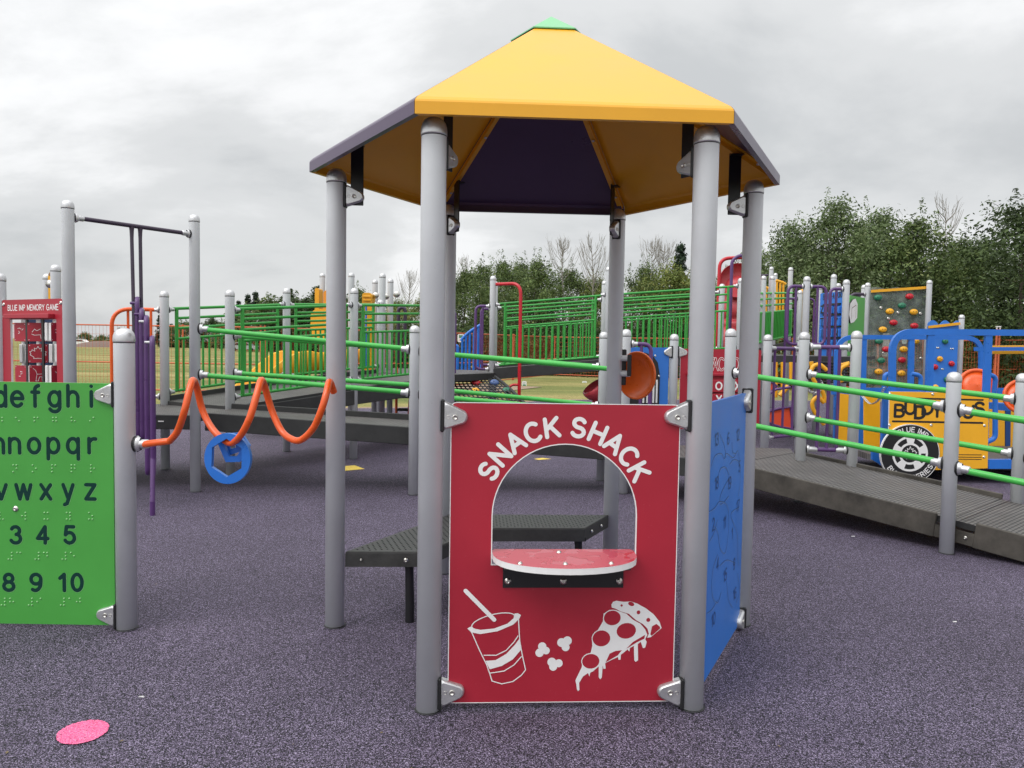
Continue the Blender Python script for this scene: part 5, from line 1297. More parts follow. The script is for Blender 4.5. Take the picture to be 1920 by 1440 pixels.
for ch, px, py, rot in (('B', 1686, 781, 0), ('U', 1706, 776, 2), ('D', 1725, 784, 3), ('D', 1739, 776, -4), ('Y', 1757, 781, 0), ('B', 1783, 778, 0), ('U', 1815, 783, 0), ('S', 1836, 777, 5)):
    x, z = onb(px, py); letters(bp, 'letter', [(ch, OB + XB * x + Z1 * z, XB, Z1, NB, 22 * k_, 5.2 * k_, BLACK, dict(sx=1.12, off=.0015 + (ch == 'D') * px * 1e-6))])
for (xa, ya, xb, yb, w) in ((1675, 746, 1843, 750, 3.2), (1674, 790, 1842, 793, 3.6), (1794, 852.5, 1840, 853, 1.4), (1794, 857, 1840, 857.5, 1.4), (1794, 861, 1840, 861.5, 1.4)):
    b.ribbon([onb(xa, ya), onb(xb, yb)], w * k_, OB, XB, Z1, NB, .001, BLACK)
b.build('pinstripes', bp)
for px, py in ((1669, 739), (1749, 739), (1846, 742), (1668, 797), (1746, 797), (1846, 798), (1845, 857)):
    x, z = onb(px, py); bolts(bp, [(OB + XB * x + Z1 * z, NB, .014)])
# wheel
wc = at(1707, 851, BY0 - .075); wr = 55.5 * k_
b = MB(); Ow = V((wc.x, BY0 - .065, wc.z))
b.prism(ell(0, 0, wr, wr, 0, 48), Ow, XB, Z1, NB, .03, BLACK, WHITE)
wh = b.build('wheel', bus)
b = MB(); 
def sect(r0_, r1_, a0, a1, n=7):
    return [(r0_ * math.cos(R(a0 + (a1 - a0) * i / n)), r0_ * math.sin(R(a0 + (a1 - a0) * i / n))) for i in range(n + 1)] + [(r1_ * math.cos(R(a1 + (a0 - a1) * i / n)), r1_ * math.sin(R(a1 + (a0 - a1) * i / n))) for i in range(n + 1)]
hl = [ell(0, 0, wr * .30, wr * .30, 0, 24)] + [sect(wr * .37, wr * .53, 90 + 72 * k - 20 + 36, 90 + 72 * k + 20 + 36) for k in range(5)]
b.prism(ell(0, 0, wr * .60, wr * .60, 0, 48), Ow + NB * .004, XB, Z1, NB, .004, WHITE, WHITE, holes=hl)
b.ribbon(ell(0, 0, wr * .985, wr * .985, 0, 60), .007, Ow, XB, Z1, NB, .0015, WHITE, closed=True)
mleaf = [(0, .30), (-.05, .18), (-.12, .22), (-.10, .09), (-.2, .15), (-.22, .08), (-.28, .07), (-.23, -.03), (-.26, -.07), (-.13, -.16), (-.14, -.22), (0, -.2), (.14, -.22), (.13, -.16), (.26, -.07), (.23, -.03), (.28, .07), (.22, .08), (.2, .15), (.10, .09), (.12, .22), (.05, .18)]
b.ribbon([(x * wr * .8, z * wr * .8) for x, z in mleaf], .007, Ow, XB, Z1, NB, .002, WHITE, closed=True)
b.build('wheel_rim', wh)
b = MB()
def arctext(st, rad, mid, h_, inward, sp):
    ws = [F[c][0] for c in st]; tot = sum(ws) + .35 * (len(st) - 1); a = -tot / 2 * h_ / rad
    for c, w in zip(st, ws):
        th = mid + (a + w * h_ / 2 / rad) * (1 if not inward else 1)
        an = th; xd = XB * math.cos(an) - Z1 * math.sin(an); zd = XB * math.sin(an) + Z1 * math.cos(an)
        if inward: xd = XB * math.cos(an) + Z1 * math.sin(an); zd = -XB * math.sin(an) + Z1 * math.cos(an); base = Ow - zd * (rad + h_ / 2)
        else: base = Ow + zd * (rad - h_ / 2)
        if c != ' ': letters(wh, 'letter', [(c, base, xd, zd, NB, h_, h_ * .20, WHITE, dict(off=.0016))])
        a += (w + .35) * h_ / rad
arctext('BLUE IMP', wr * .82, R(6), wr * .155, False, 0)
arctext('BUDDY SERIES', wr * .82, R(3), wr * .155, True, 0)
# other bus boards
plate(bus, [(1569, 822), (1612, 836), (1612, 742), (1570, 737)], 10.9, .02, YELP, 'end_board')
plate(bus, [(1620, 838), (1650, 840), (1650, 744), (1620, 742)], 10.2, .02, YELP, 'end_board')
plate(bus, [(1856, 836), (1884, 840), (1884, 752), (1856, 750)], BY1 - .1, .02, YELP, 'inner_board')
plate(bus, [(1891, 842), (2000, 846), (2000, 758), (1891, 754)], BY1 - .1, .02, YELP, 'inner_board')
bar_frame(bus, [(1612, 842), (1618, 735)], 10.55, .065, .05, BLUEP, 'pillar'); bar_frame(bus, [(1655, 872), (1661, 735)], 9.7, .07, .05, BLUEP, 'pillar'); bar_frame(bus, [(1888, 836), (1889, 745)], BY1 - .08, .07, .05, DBLUE, 'pillar')
plate(bus, [(1560, 740), (2000, 752), (2000, 728), (1560, 727)], BY1 - .03, .04, BLUEP, 'waist_rail')
plate(bus, [(1880, 770), (2000, 775), (2000, 762), (1880, 757)], BY0 + 1.0, .30, BLUEP, 'seat_board')
plate(bus, [(1854, 879), (2060, 880), (2060, 862), (1854, 862)], BY0 - .03, .08, BLUEP, 'chassis_beam')
plate(bus, [(1636, 862), (1665, 880), (1665, 840), (1636, 838)], 9.6, .05, BLUEP, 'chassis_beam')
c1_, c2_ = at(1858, 862, BY0), at(1858, 842, BY1); b = MB(); z_ = .25
b.add([V((4.7, BY0 + .03, z_)), V((7.2, BY0 + .03, z_)), V((7.2, BY1 - .13, z_)), V((4.7, BY1 - .13, z_))] + [V((4.7, BY0 + .03, z_ - .08)), V((7.2, BY0 + .03, z_ - .08)), V((7.2, BY1 - .13, z_ - .08)), V((4.7, BY1 - .13, z_ - .08))], [(0, 1, 2, 3), (7, 6, 5, 4), (0, 4, 5, 1), (1, 5, 6, 2), (2, 6, 7, 3), (3, 7, 4, 0)], TREAD); b.build('floor', bus)
b = MB()
for x_, y_ in ((at(1885, 880, 9.8).x, 9.8), (at(1690, 880, 10.3).x, 10.3)):
    pts = [V((x_ + .09 * math.cos(t * .7), y_ + .09 * math.sin(t * .7), .02 + .15 * t / 27)) for t in range(28)]; b.tube(pts, .016, BLACK, 8)
b.build('coil_spring', bus)
b = MB(); b.box(V((at(1885, 905, 9.8).x, 9.8, .02)), .5, .3, .04, BLUEP, bev=.01); b.build('foot_plate', bus)
# handles and steering wheels
for x0_, x1_, yt, yb, d in ((1730 - 78, 1729, 703, 745, BY1 - .2),): pass
def hand(pts, d, name='grab_handle'):
    b = MB(); b.tube(fillet([at(x, y, d) for x, y in pts], .15, 8), .030, BLUEP, 12); b.build(name, bus)
hand([(1657, 745), (1659, 702), (1672, 701)], 9.8); hand([(1709, 701), (1727, 704), (1725, 745)], 10.4); hand([(1809, 745), (1811, 702), (1829, 701)], 10.2); hand([(1850, 702), (1867, 706), (1863, 745)], 9.5); hand([(1866, 745), (1866, 822), (1850, 829)], 9.35)
for px, py, d, r in ((1832, 722, 9.9, .20), (1919, 744, 9.8, .215)):
    b = MB(); c = at(px, py, d); ax = V((-.35, -1, .35)).normalized()
    ref = V((1, 0, 0)); A = (ref - ax * ref.dot(ax)).normalized(); B = ax.cross(A)
    b.tube([c + A * (r * math.cos(2 * math.pi * k / 32)) + B * (r * math.sin(2 * math.pi * k / 32)) for k in range(32)], .024, ORNG, 10, closed=True)
    b.lathe(c - ax * .02, ax, [(0, 0), (r * .97, 0), (r * .97, .02), (r * .5, .025), (0, .045)], ORNG, 28)
    b.tube([c - ax * .015, c - ax * .3], .03, BLACK, 10); b.build('steering_wheel', bus)
plate(bus, [(1858, 664), (2060, 662), (2060, 646), (1858, 648)], BY0 + .9, .05, YELP, 'awning_board', WHITE); plate(bus, [(1830, 658), (2060, 657), (2060, 650), (1830, 651)], BY0 + .8, .05, BLUEP, 'awning_rail')
# chain
def chain(parent, pts, r=.020, name='chain'):
    P3 = [V(p) for p in pts]; path = bez(P3, 10); L_ = [0]
    for a, c in zip(path, path[1:]): L_.append(L_[-1] + (c - a).length)
    b = MB(); s = 0; k = 0
    while s < L_[-1]:
        i = max(j for j in range(len(L_)) if L_[j] <= s); i = min(i, len(path) - 2); T = (path[i + 1] - path[i]).normalized(); c = path[i].lerp(path[i + 1], (s - L_[i]) / max(1e-6, L_[i + 1] - L_[i]))
        A = T.cross(V((0, 1, 0)) if k % 2 else V((0, .3, 1))).normalized()
        b.tube([c + T * (r * 1.25 * math.cos(q * math.pi / 5)) + A * (r * .75 * math.sin(q * math.pi / 5)) for q in range(10)], r * .24, CHAIN, 6, closed=True)
        s += r * 1.75; k += 1
    return b.build(name, parent)
chain(bus, [at(1618, 744, 10.2), at(1632, 757, 10.0), at(1645, 752, 9.8), at(1652, 740, 9.6), at(1658, 727, 9.5)])

# ================================================================== HIGH PLATFORM, right background
hp = thing('high_platform', (5.3, 12.8, 0), 'raised dark platform with purple hoop rails and many grey posts, right background', 'play structure')
zh = 1.50
def pp_(px, d): return at(px, 700, d)
H = {}
for k, px, py, d in (('A', 1512, 518, 12.4), ('B', 1586, 524, 12.6), ('C', 1562, 514, 14.5), ('D', 1536, 535, 14.6), ('E', 1571, 531, 16.5), ('F', 1481, 501, 17.5), ('G', 1447, 517, 16.0), ('I', 1445, 500, 19), ('K', 1500, 544, 15.8), ('L', 1619, 534, 16.6), ('M', 1626, 530, 16.0), ('N', 1741, 525, 15.8), ('O', 1804, 590, 15.3), ('Q', 1453, 512, 21)):
    q = at(px - 3, 640, d); post(hp, q.x, q.y, at(px, py, d).z, z0=0.0); H[k] = (q.x, q.y)
ya, yb_ = 12.3, 14.8
x_ = lambda px, d: at(px, 700, d).x
deck(hp, [(x_(1405, ya), ya, zh), (x_(1600, ya), ya, zh), (x_(1640, yb_), yb_, zh), (x_(1430, yb_), yb_, zh)], t=.06)
skirt(hp, (x_(1405, ya), ya - .02, zh), (x_(1602, ya), ya - .02, zh), .11, RUBB, up=.003)
for k, sx in (('A', -1), ('A', 1)): hoop(hp, v3(H[k], 0), (sx, -.1 if sx < 0 else -.05, 0), .31, at(1500, 537, 12.4).z, at(1500, 650, 12.4).z + .04, bars=1, r=.026)
hoop(hp, v3(H['B'], 0), (-1, -.1, 0), .27, at(1580, 542, 12.6).z, at(1580, 688, 12.6).z, bars=1, r=.026)
hoop(hp, v3(H['M'], 0), (-1, -.2, 0), .40, at(1618, 552, 16.0).z, 1.4, M=DPURP, bars=1, r=.032)
hoop(hp, v3(H['K'], 0), (-1, 0, 0), .28, at(1500, 560, 15.8).z, 1.6, bars=0, r=.024)
hoop(hp, v3(H['K'], 0), (1, 0, 0), .30, at(1500, 560, 15.8).z, 1.6, bars=0, r=.024)
b = MB(); q = at(1504, 600, 15.9); b.box(V((q.x, 15.9, 2.1)), .08, .3, 1.5, YELP, bev=.03); b.build('yellow_edge', hp)
# letter board
wbA, wbB = V((at(1536, 640, 13.65).x, 13.65, 0)), V((at(1584, 640, 12.95).x, 12.95, 0))
wb, Owb, Xw, Nw, ww = board(hp, wbA, wbB, at(1560, 700, 13.2).z, at(1560, 547, 13.2).z, BLUEB, 'word_board', gap=.0)
def onW(px, py): return onP(px, py, Owb, Nw, Xw)
b = MB()
for ch, px, py in (('B', 1544.5, 562), ('U', 1548.5, 562), ('I', 1551.5, 561.5), ('L', 1554, 561), ('D', 1557.5, 560.5), ('-', 1560.5, 560), ('A', 1563, 560), ('-', 1566, 559), ('W', 1568.5, 559), ('O', 1572.5, 558), ('R', 1575.5, 557.5), ('D', 1578.5, 557)):
    x, z = onW(px, py); text(b, ch, Owb + Xw * x + Z1 * z, Xw, Z1, Nw, .090, .014, BLACK, sx=.55, off=.002)
b.build('lettering', wb)
for r_, (ys, yb2) in enumerate(((574, 588), (595, 611), (617, 632), (638, 652))):
    for c_, px in enumerate((1546, 1559, 1572)):
        x, z = onW(px, ys + (0 if r_ else 1)); x2, z2 = onW(px, yb2); b = MB()
        b.box(Owb + Xw * x + Z1 * ((z + z2) / 2) + Nw * .02, .155, .05, abs(z - z2), BLUEB, Xw, Nw, bev=.008)
        text(b, ('ZCE', 'TPY', 'IUN', 'HSN')[r_][c_], Owb + Xw * x + Z1 * (z2 + .015), Xw, Z1, Nw, .115, .026, BLACK, off=.047)
        b.build('letter_block', wb)
b = MB()
for r_, y_ in enumerate((572, 591, 613, 634)):
    x, z = onW(1545, y_); x2, z2 = onW(1577, y_ - 3); b.bar(Owb + Xw * x + Z1 * z + Nw * .012, Owb + Xw * x2 + Z1 * z + Nw * .012, .03, .03, BLACK)
b.build('axle_bar', wb)
# green board with rocket shape
ga, gb2 = V((at(1590, 640, 14.2).x, 14.2, 0)), V((at(1618, 640, 14.9).x, 14.9, 0))
gbd, Og, Xg, Ng, wg = board(hp, ga, gb2, 1.5, at(1604, 556, 14.5).z, GREENB, 'green_board', gap=0)
b = MB(); l = [onP(x, y, Og, Ng, Xg) for x, y in ((1592, 606), (1598, 604), (1604, 596), (1605, 570), (1601, 560), (1596, 562), (1591, 570), (1589, 590))]
b.prism(l, Og + Ng * .03, Xg, Z1, Ng, .03, WHITE, BLACK)
for px, py in ((1594, 575), (1599, 582), (1596, 592), (1600, 570)):
    x, z = onP(px, py, Og, Ng, Xg); b.disc(Og + Xg * x + Z1 * z + Ng * .032, Ng, .015, BOLT, 8)
b.ribbon([onP(1593, 598, Og, Ng, Xg), onP(1594, 578, Og, Ng, Xg), onP(1602, 572, Og, Ng, Xg), onP(1601, 596, Og, Ng, Xg)], .012, Og, Xg, Z1, Ng, .032, mat('brown_line', (.15, .06, .03, 1), .6)); b.build('turning_plaque', gbd)
# solid green ramp side with rails
gs = thing('green_sided_ramp', (at(1445, 700, 15).x, 15, 0), 'ramp side with solid green sheet and three green rails above it, right of the shelter', 'ramp')
ga_ = V((x_(1380, 14.6), 14.6, 0)); gb_ = V((x_(1481, 17.0), 17.0, 0)); gm = ga_.lerp(gb_, .42)
def zl(px, py, P_): return at(px, py, P_.y).z
b = MB()
zA_ = at(1425, 551, 15.4).z; zB_ = at(1475, 548, 16.7).z
for py0, py1 in ((551, 549), (564, 558), (577, 569), (592, 581)):
    b.tube([V((ga_.x, ga_.y, at(1415, py0, ga_.y).z)), V((gb_.x, gb_.y, at(1476, py1, gb_.y).z))], .022, GRNP, 8)
za0, za1 = at(1415, 592, ga_.y).z, at(1476, 581, gb_.y).z; zb0, zb1 = at(1415, 652, ga_.y).z, at(1476, 628, gb_.y).z
b.tube([V((ga_.x, ga_.y, zb0)), V((gb_.x, gb_.y, zb1))], .03, GRNP, 8); b.build('rails', gs)
b = MB(); n_ = (gb_ - ga_).cross(V((0, 0, 1))).normalized() * .01
b.add([V((ga_.x, ga_.y, zb0)) + n_, V((gb_.x, gb_.y, zb1)) + n_, V((gb_.x, gb_.y, za1)) + n_, V((ga_.x, ga_.y, za0)) + n_, V((ga_.x, ga_.y, zb0)) - n_, V((gb_.x, gb_.y, zb1)) - n_, V((gb_.x, gb_.y, za1)) - n_, V((ga_.x, ga_.y, za0)) - n_], [(0, 1, 2, 3), (7, 6, 5, 4), (0, 4, 5, 1), (2, 6, 7, 3), (1, 5, 6, 2), (0, 3, 7, 4)], GREENB)
for k in range(20):
    t = .42 + .55 * k / 19; p = ga_.lerp(gb_, t); b.tube([V((p.x, p.y - .03, zb0 + (zb1 - zb0) * t)), V((p.x, p.y - .03, za0 + (za1 - za0) * t))], .012, GRNP, 6)
b.build('infill_sheet', gs); skirt(gs, V((ga_.x, ga_.y, zb0 - .12)), V((gb_.x, gb_.y, zb1 - .12)), .16, RUBB, up=0)
post(gs, ga_.lerp(gb_, .42).x, ga_.lerp(gb_, .42).y, at(1447, 517, gm.y).z)
# yellow sloping guards
yg = thing('yellow_stair_guard', at(1455, 600, 18).xy.to_3d(), 'yellow sloping stair guard with upright bars above the green ramp side', 'stair guard')
for pts, d, pxs in ((((1455, 526), (1468, 530), (1473, 533)), 17.6, ((1457, 528), (1463, 530), (1469, 533))), (((1426, 533), (1434, 538), (1440, 541)), 17.8, ((1429, 536), (1437, 541)))):
    b = MB(); b.tube([at(x, y, d) for x, y in pts], .035, YELR, 8)
    for px, py in pxs: b.tube([at(px, py, d), at(px - 1, py + 58, d)], .026, YELR, 8)
    b.build('guard', yg)
b = MB()
for px in (1430,): b.tube([at(px, 516, 18.5), at(px, 600, 18.5)], .05, DPURP, 8); b.tube([at(1424, 516, 18.5), at(1440, 516, 18.5)], .025, DPURP, 8)
b.build('purple_post', yg)
# tube slide and arches
ts_ = thing('red_tube_slide', at(1378, 700, 16).xy.to_3d(), 'faded red tube slide coming down behind the front right shelter post', 'slide')
b = MB(); b.tube(bez([at(1392, 520, 16.4), at(1384, 535, 16.3), at(1379, 570, 16.2), at(1379, 605, 16.2), at(1372, 635, 16.1), at(1350, 655, 16), at(1320, 690, 16)], 6), [.36 + .03 * math.sin(i) for i in range(37)][:37], SLIDE_R, 24); b.build('tube', ts_)
b = MB(); b.lathe(at(1383, 530, 16.0), V((-.3, -1, .2)), [(0, 0), (.22, .0), (.34, .06), (.38, .14), (.36, .2)], SLIDE_R, 24); b.build('tube_mouth', ts_)
ar = thing('red_arch', at(1360, 700, 15.5).xy.to_3d(), 'red pipe arch rising above the tube slide', 'arch')
b = MB(); zt3 = at(1360, 485, 15.5).z; b.tube(fillet([V((at(1349, 500, 15.5).x, 15.5, 1.5)), V((at(1349, 500, 15.5).x, 15.5, zt3)), V((at(1392, 500, 15.5).x, 15.5, zt3 + .03))], .2), .036, REDP, 10); b.build('pipe', ar)
ar2 = thing('purple_arch', at(1375, 700, 15.3).xy.to_3d(), 'purple pipe arch just right of the red pipe arch', 'arch')
b = MB(); b.tube(fillet([V((at(1372, 500, 15.3).x, 15.3, 1.5)), V((at(1372, 500, 15.3).x, 15.3, zt3 - .06)), V((at(1384, 500, 15.3).x, 15.3, zt3 + .04)), V((at(1396, 500, 15.3).x, 15.3, zt3 + .04))], .18), .033, PURP, 10); b.build('pipe', ar2)

# ================================================================== CLIMBING WALLS
cw = thing('clear_climbing_wall', at(1684, 740, 16).xy.to_3d(), 'smoky see-through climbing sheet with coloured grips and yellow top bar', 'climbing wall')
dcl = 15.9
b = MB(); Q = [at(x, y, dcl) for x, y in ((1625, 738), (1733, 738), (1735, 548), (1632, 548))]
xs0, xs1, z0_, z1_ = Q[0].x, Q[1].x, Q[0].z, Q[2].z; Ocw = V((0, dcl, 0))
top = [(xs1, z1_)]; W_ = xs1 - xs0
for k in range(40, -1, -1): t = k / 40; top.append((xs0 + W_ * t, z1_ + .045 + .05 * abs(math.sin(math.pi * 3 * t + .6))))
b.prism([(xs0, z0_), (xs1, z0_)] + top[1:], Ocw, V((1, 0, 0)), Z1, V((0, -1, 0)), .012, CLEAR); b.build('clear_sheet', cw)
b = MB(); b.bar(V((xs0, dcl - .03, z1_)), V((xs1, dcl - .03, z1_ + .10)), .04, .055, YELR); b.bar(V((xs0, dcl - .03, z0_ + .10)), V((xs1, dcl - .03, z0_ + .10)), .04, .04, YELR); b.build('edge_bar', cw)
GRP = MATS['grip_green']
for px, py, M_ in ((1705, 556, REDP), (1646, 558, GRP), (1691, 573, GRP), (1668, 584, YELR), (1713, 585, YELR), (1675, 605, REDP), (1714, 611, REDP), (1655, 618, YELR), (1648, 640, GRP), (1661, 655, REDP), (1694, 655, YELR), (1716, 640, YELR), (1652, 676, GRP), (1691, 675, REDP), (1707, 688, GRP), (1647, 697, YELR), (1690, 700, YELR)):
    hold(cw, at(px, py, dcl - .02), (0, -1, .1), .062, M_, 1.35)
for px, py in ((1652, 577), (1666, 597), (1726, 588), (1684, 586), (1657, 662), (1727, 672)): b = MB(); bolt(b, at(px, py, dcl - .01), V((0, -1, 0)), .025); b.build('bolt', cw)
bw = thing('blue_climbing_wall', at(1773, 760, 15.3).xy.to_3d(), 'blue climbing sheet with scalloped top and coloured grips behind the toy bus', 'climbing wall')
dbw = 15.2; xa_, xb_ = at(1738, 650, dbw).x, at(1796, 650, dbw).x; zt4, zb5 = at(1770, 612, dbw).z, .15
b = MB(); top = [(xa_ + (xb_ - xa_) * t / 30, zt4 + .02 + .10 * abs(math.sin(math.pi * 2.5 * t / 30 + .3))) for t in range(30, -1, -1)]
b.prism([(xa_, zb5), (xb_, zb5)] + top, V((0, dbw, 0)), V((1, 0, 0)), Z1, V((0, -1, 0)), .02, BLUEB); b.build('blue_sheet', bw)
b = MB(); b.bar(V((xa_, dbw - .03, zt4 - .02)), V((xb_, dbw - .03, zt4 + .06)), .04, .05, YELR); b.build('edge_bar', bw)
for px, py, M_ in ((1772, 640, GRP), (1762, 673, YELR), (1784, 682, REDP), (1753, 688, REDP), (1754, 726, YELR), (1775, 712, GRP)): hold(bw, at(px, py, dbw - .01), (0, -1, 0), .055, M_, 1.1, rot=-.5)
for px, py in ((1757, 652), (1760, 652), (1783, 654), (1787, 654), (1766, 692), (1768, 692)): b = MB(); bolt(b, at(px, py, dbw - .002), V((0, -1, 0)), .014); b.build('bolt', bw)

# ================================================================== toys between ramp and bus
yt = thing('yellow_tube_toy', at(1540, 800, 11).xy.to_3d(), 'bent yellow tubes and chain hanging behind the purple gate', 'play toy')
for l, d in (([(1521, 678), (1522, 686), (1524, 692)], 11.2), ([(1550, 694), (1537, 684), (1525, 687), (1521, 700), (1529, 718), (1539, 728), (1546, 745), (1545, 755)], 11), ([(1545, 755), (1533, 745), (1524, 753), (1524, 765), (1531, 778), (1545, 796)], 11), ([(1568, 686), (1580, 684), (1592, 681)], 11.3), ([(1590, 683), (1578, 690), (1574, 702), (1580, 712), (1570, 716)], 11.2)):
    b = MB(); b.tube(bez([at(x, y, d) for x, y in l], 6), .030, YELR, 12); b.build('bent_tube', yt)
chain(yt, [at(1513, 727, 10.6), at(1520, 735, 10.7), at(1530, 737, 10.8), at(1538, 732, 11), at(1546, 722, 11)], .026); chain(yt, [at(1536, 712, 10.9), at(1541, 719, 10.9), at(1546, 727, 10.9)], .024)
b = MB()
for i in range(12):
    a = at(1516 + i * 6.4, 678, 12.2); c = at(1516 + i * 6.4, 714, 12.2); b.tube([a, c], .016, BLACK, 5)
for j in range(7): b.tube([at(1514, 679 + j * 6, 12.2), at(1590, 681 + j * 6, 12.2)], .020, BLACK, 5)
nt_ = thing('black_net', at(1550, 714, 12.2).xy.to_3d(), 'black net panel hanging under the dark platform', 'net'); b.build('net_mesh', nt_)
oo = thing('orange_fish_panel', at(1460, 780, 11.6).xy.to_3d(), 'orange curved boards with purple outline seen through the purple bars on the right landing', 'play panel')
OR2 = mat('orange_board', (.74, .085, .03, 1), .4)
def fish(pts, d, name='orange_board'):
    P3 = [at(x, y, d) for x, y in pts]; sm2 = P3; b = MB(); b.prism([(p.x, p.z) for p in sm2], V((0, d, 0)), V((1, 0, 0)), Z1, V((0, -1, 0)), .03, OR2, WHITE); b.tube([V((p.x, d - .01, p.z)) for p in sm2], .020, PURP, 8, closed=True); b.build(name, oo)
fish([(1432, 776), (1445, 770), (1460, 766), (1482, 763), (1486, 803), (1465, 801), (1448, 796), (1432, 787)], 11.6)
fish([(1432, 712), (1443, 714), (1457, 724), (1446, 734), (1432, 741)], 11.6)
for l_, r_, M_, nm in ((((1433, 745, 11.5), (1455, 730, 11.5), (1482, 726, 11.5)), .02, PURP, 'purple_bar'), (((1454, 679, 11.9), (1454, 745, 11.9)), .035, YELR, 'yellow_bar'), (((1468, 679, 11.9), (1468, 725, 11.9)), .035, YELR, 'yellow_bar'), (((1483, 679, 11.9), (1483, 715, 11.9)), .03, YELR, 'yellow_bar'), (((1462, 742, 11.8), (1478, 724, 11.8)), .04, YELR, 'yellow_bar'), (((1453, 704, 11.9), (1459, 690, 11.9)), .02, GRP, 'green_bar')):
    b = MB(); b.tube([at(*q) for q in l_], r_, M_, 8); b.build(nm, oo)


# ================================================================== FENCE
def fence_run(A, B, ztA, ztB, label, posts_, sp=.10, hs=.20, h=1.85, wire=.0045, mid=True):
    A = V((A[0], A[1], 0)); B = V((B[0], B[1], 0)); d = B - A; Ln = d.length; u = d / Ln
    t_ = thing('mesh_fence', (A + B) / 2, label, 'fence', 'orange mesh fence around the playground')
    zt = lambda s: ztA + (ztB - ztA) * s / Ln
    pt = lambda s, f: A + u * s + V((0, 0, zt(s) - h * (1 - f)))
    b = MB(); rr_ = max(.02, wire * 2.4)
    for f in ((1, .44, .03) if mid else (1, .03)): b.tube([pt(0, f), pt(Ln, f)], rr_, FENO, 6)
    b.build('rails', t_)
    for s in posts_:
        b = MB(); 
        for o_ in (-.06, .06): b.tube([pt(s + o_, 0), pt(s + o_, 1.03)], .026, FENO, 8)
        b.build('fence_post', t_)
    b = MB(); n = int(Ln / sp)
    for i in range(1, n): b.bar(pt(Ln * i / n, .03), pt(Ln * i / n, 1), wire, wire, FENO, up=V((0, 1, 0)))
    for j in range(1, int(h / hs)): b.bar(pt(0, j * hs / h), pt(Ln, j * hs / h), wire, wire, FENO)
    o = b.build('wire_mesh', t_); return t_
zfl = at(300, 611, 21.5).z
fence_run((-17, 21.5), (-6.95, 21.5), zfl, zfl, 'orange mesh fence in front of the open field, from the left edge to its corner', [1.0, 7.7, 10.0])
fence_run((-6.95, 21.6), (-1.7, 27.0), zfl, at(862, 625, 27).z, 'orange mesh fence running back from the field corner behind the yellow slide', [3.5], sp=.12)
fence_run((-1.7, 27.0), (2.0, 37.0), at(862, 625, 27).z, at(1037, 632, 37).z, 'orange mesh fence with small white signs, seen beside the blue stair railing', [5.0], sp=.14, wire=.006)
fence_run((2.0, 37.0), (9.5, 33.0), at(1037, 632, 37).z, at(1380, 636, 33).z, 'farthest run of orange mesh fence, below the long rising ramp', [.1, 5], sp=.14, wire=.006)
fence_run((9.5, 33.0), (13.2, 27.6), at(1380, 636, 33).z, 2.04, 'orange mesh fence mostly hidden behind the high platform', [3], sp=.12, wire=.006)
fence_run((13.2, 27.5), (19.5, 27.3), at(1650, 640, 27.5).z, at(1900, 636, 27.4).z, 'orange mesh fence in front of the hedge at the right edge', [.2, 2.6, 4.05], sp=.10, hs=.18, wire=.0065)
fg = thing('fence_gate', at(1690, 740, 26).xy.to_3d(), 'orange gate frame with white notice seen through the clear climbing sheet', 'gate')
b = MB()
for x0_, x1_ in ((1646, 1672), (1676, 1730)):
    l = [at(x0_, 634, 26), at(x1_, 634, 26), at(x1_, 722, 26), at(x0_, 722, 26)]; b.tube(l, .035, FENO, 6, closed=True); b.tube([at(x0_, 694, 26), at(x1_, 694, 26)], .025, FENO, 6)
b.build('gate_frame', fg)
b = MB()
for i in range(26): px = 1647 + i * 3.3; b.bar(at(px, 634, 26), at(px, 722, 26), .009, .009, FENO, up=V((0, 1, 0)))
b.build('gate_mesh', fg)
b = MB(); a, c = at(1654, 668, 25.95), at(1668, 625, 25.95); b.box((a + c) / 2, abs(c.x - a.x), .02, abs(c.z - a.z), mat('pale_notice', (.62, .50, .47, 1), .5)); b.build('notice', fg)
def sign(px, py, w, h_, d, lab, top=False):
    b = MB(); q = at(px, py, d); k = d / FPX
    O_ = V((q.x, d, q.z)); b.prism(rrect(-w / 2 * k, -h_ / 2 * k, w / 2 * k, h_ / 2 * k, .05, 3), O_, V((1, 0, 0)), Z1, V((0, -1, 0)), .015, SIGN)
    y0 = .02 if top else -.36
    b.poly([(-w * .3 * k, y0 * h_ * k), (w * .3 * k, y0 * h_ * k), (w * .3 * k, (y0 + .36) * h_ * k), (-w * .3 * k, (y0 + .36) * h_ * k)], O_, V((1, 0, 0)), Z1, V((0, -1, 0)), .003, SIGNG)
    for j in range(3): z_ = (.32 - .12 * j) * h_ * k if not top else (-.1 - .1 * j) * h_ * k; b.ribbon([(-w * .25 * k, z_), (w * .22 * k, z_)], .4 * k, O_, V((1, 0, 0)), Z1, V((0, -1, 0)), .003, mat('sign_grey_print', (.3, .32, .32, 1), .6))
    tag(b.build('fence_sign'), lab, 'sign')
sign(864, 634, 12, 15, 28.3, 'small white and green sign on the fence left of the purple hoops', True)
sign(983, 721, 9, 13, 31, 'small white and green notice low on the fence right of the red pole'); sign(1096, 721, 9, 13, 34.3, 'small white and green notice low on the fence left of the red bucket seat')
sign(1696, 633, 9, 24, 25.8, 'narrow white and green sign on the gate behind the clear climbing sheet', True); sign(418, 624, 12, 8, 21.3, 'white and green sign near the top of the fence beyond the left landing', True)
tall = thing('fence_post_pair', at(1872, 740, 26.5).xy.to_3d(), 'pair of orange uprights with white top fitting in front of the right hedge', 'fence post')
b = MB()
for px in (1869.5, 1874.5): b.tube([at(px, 617, 26.5), V((at(px, 617, 26.5).x, 26.5, 0))], .035, FENO, 8)
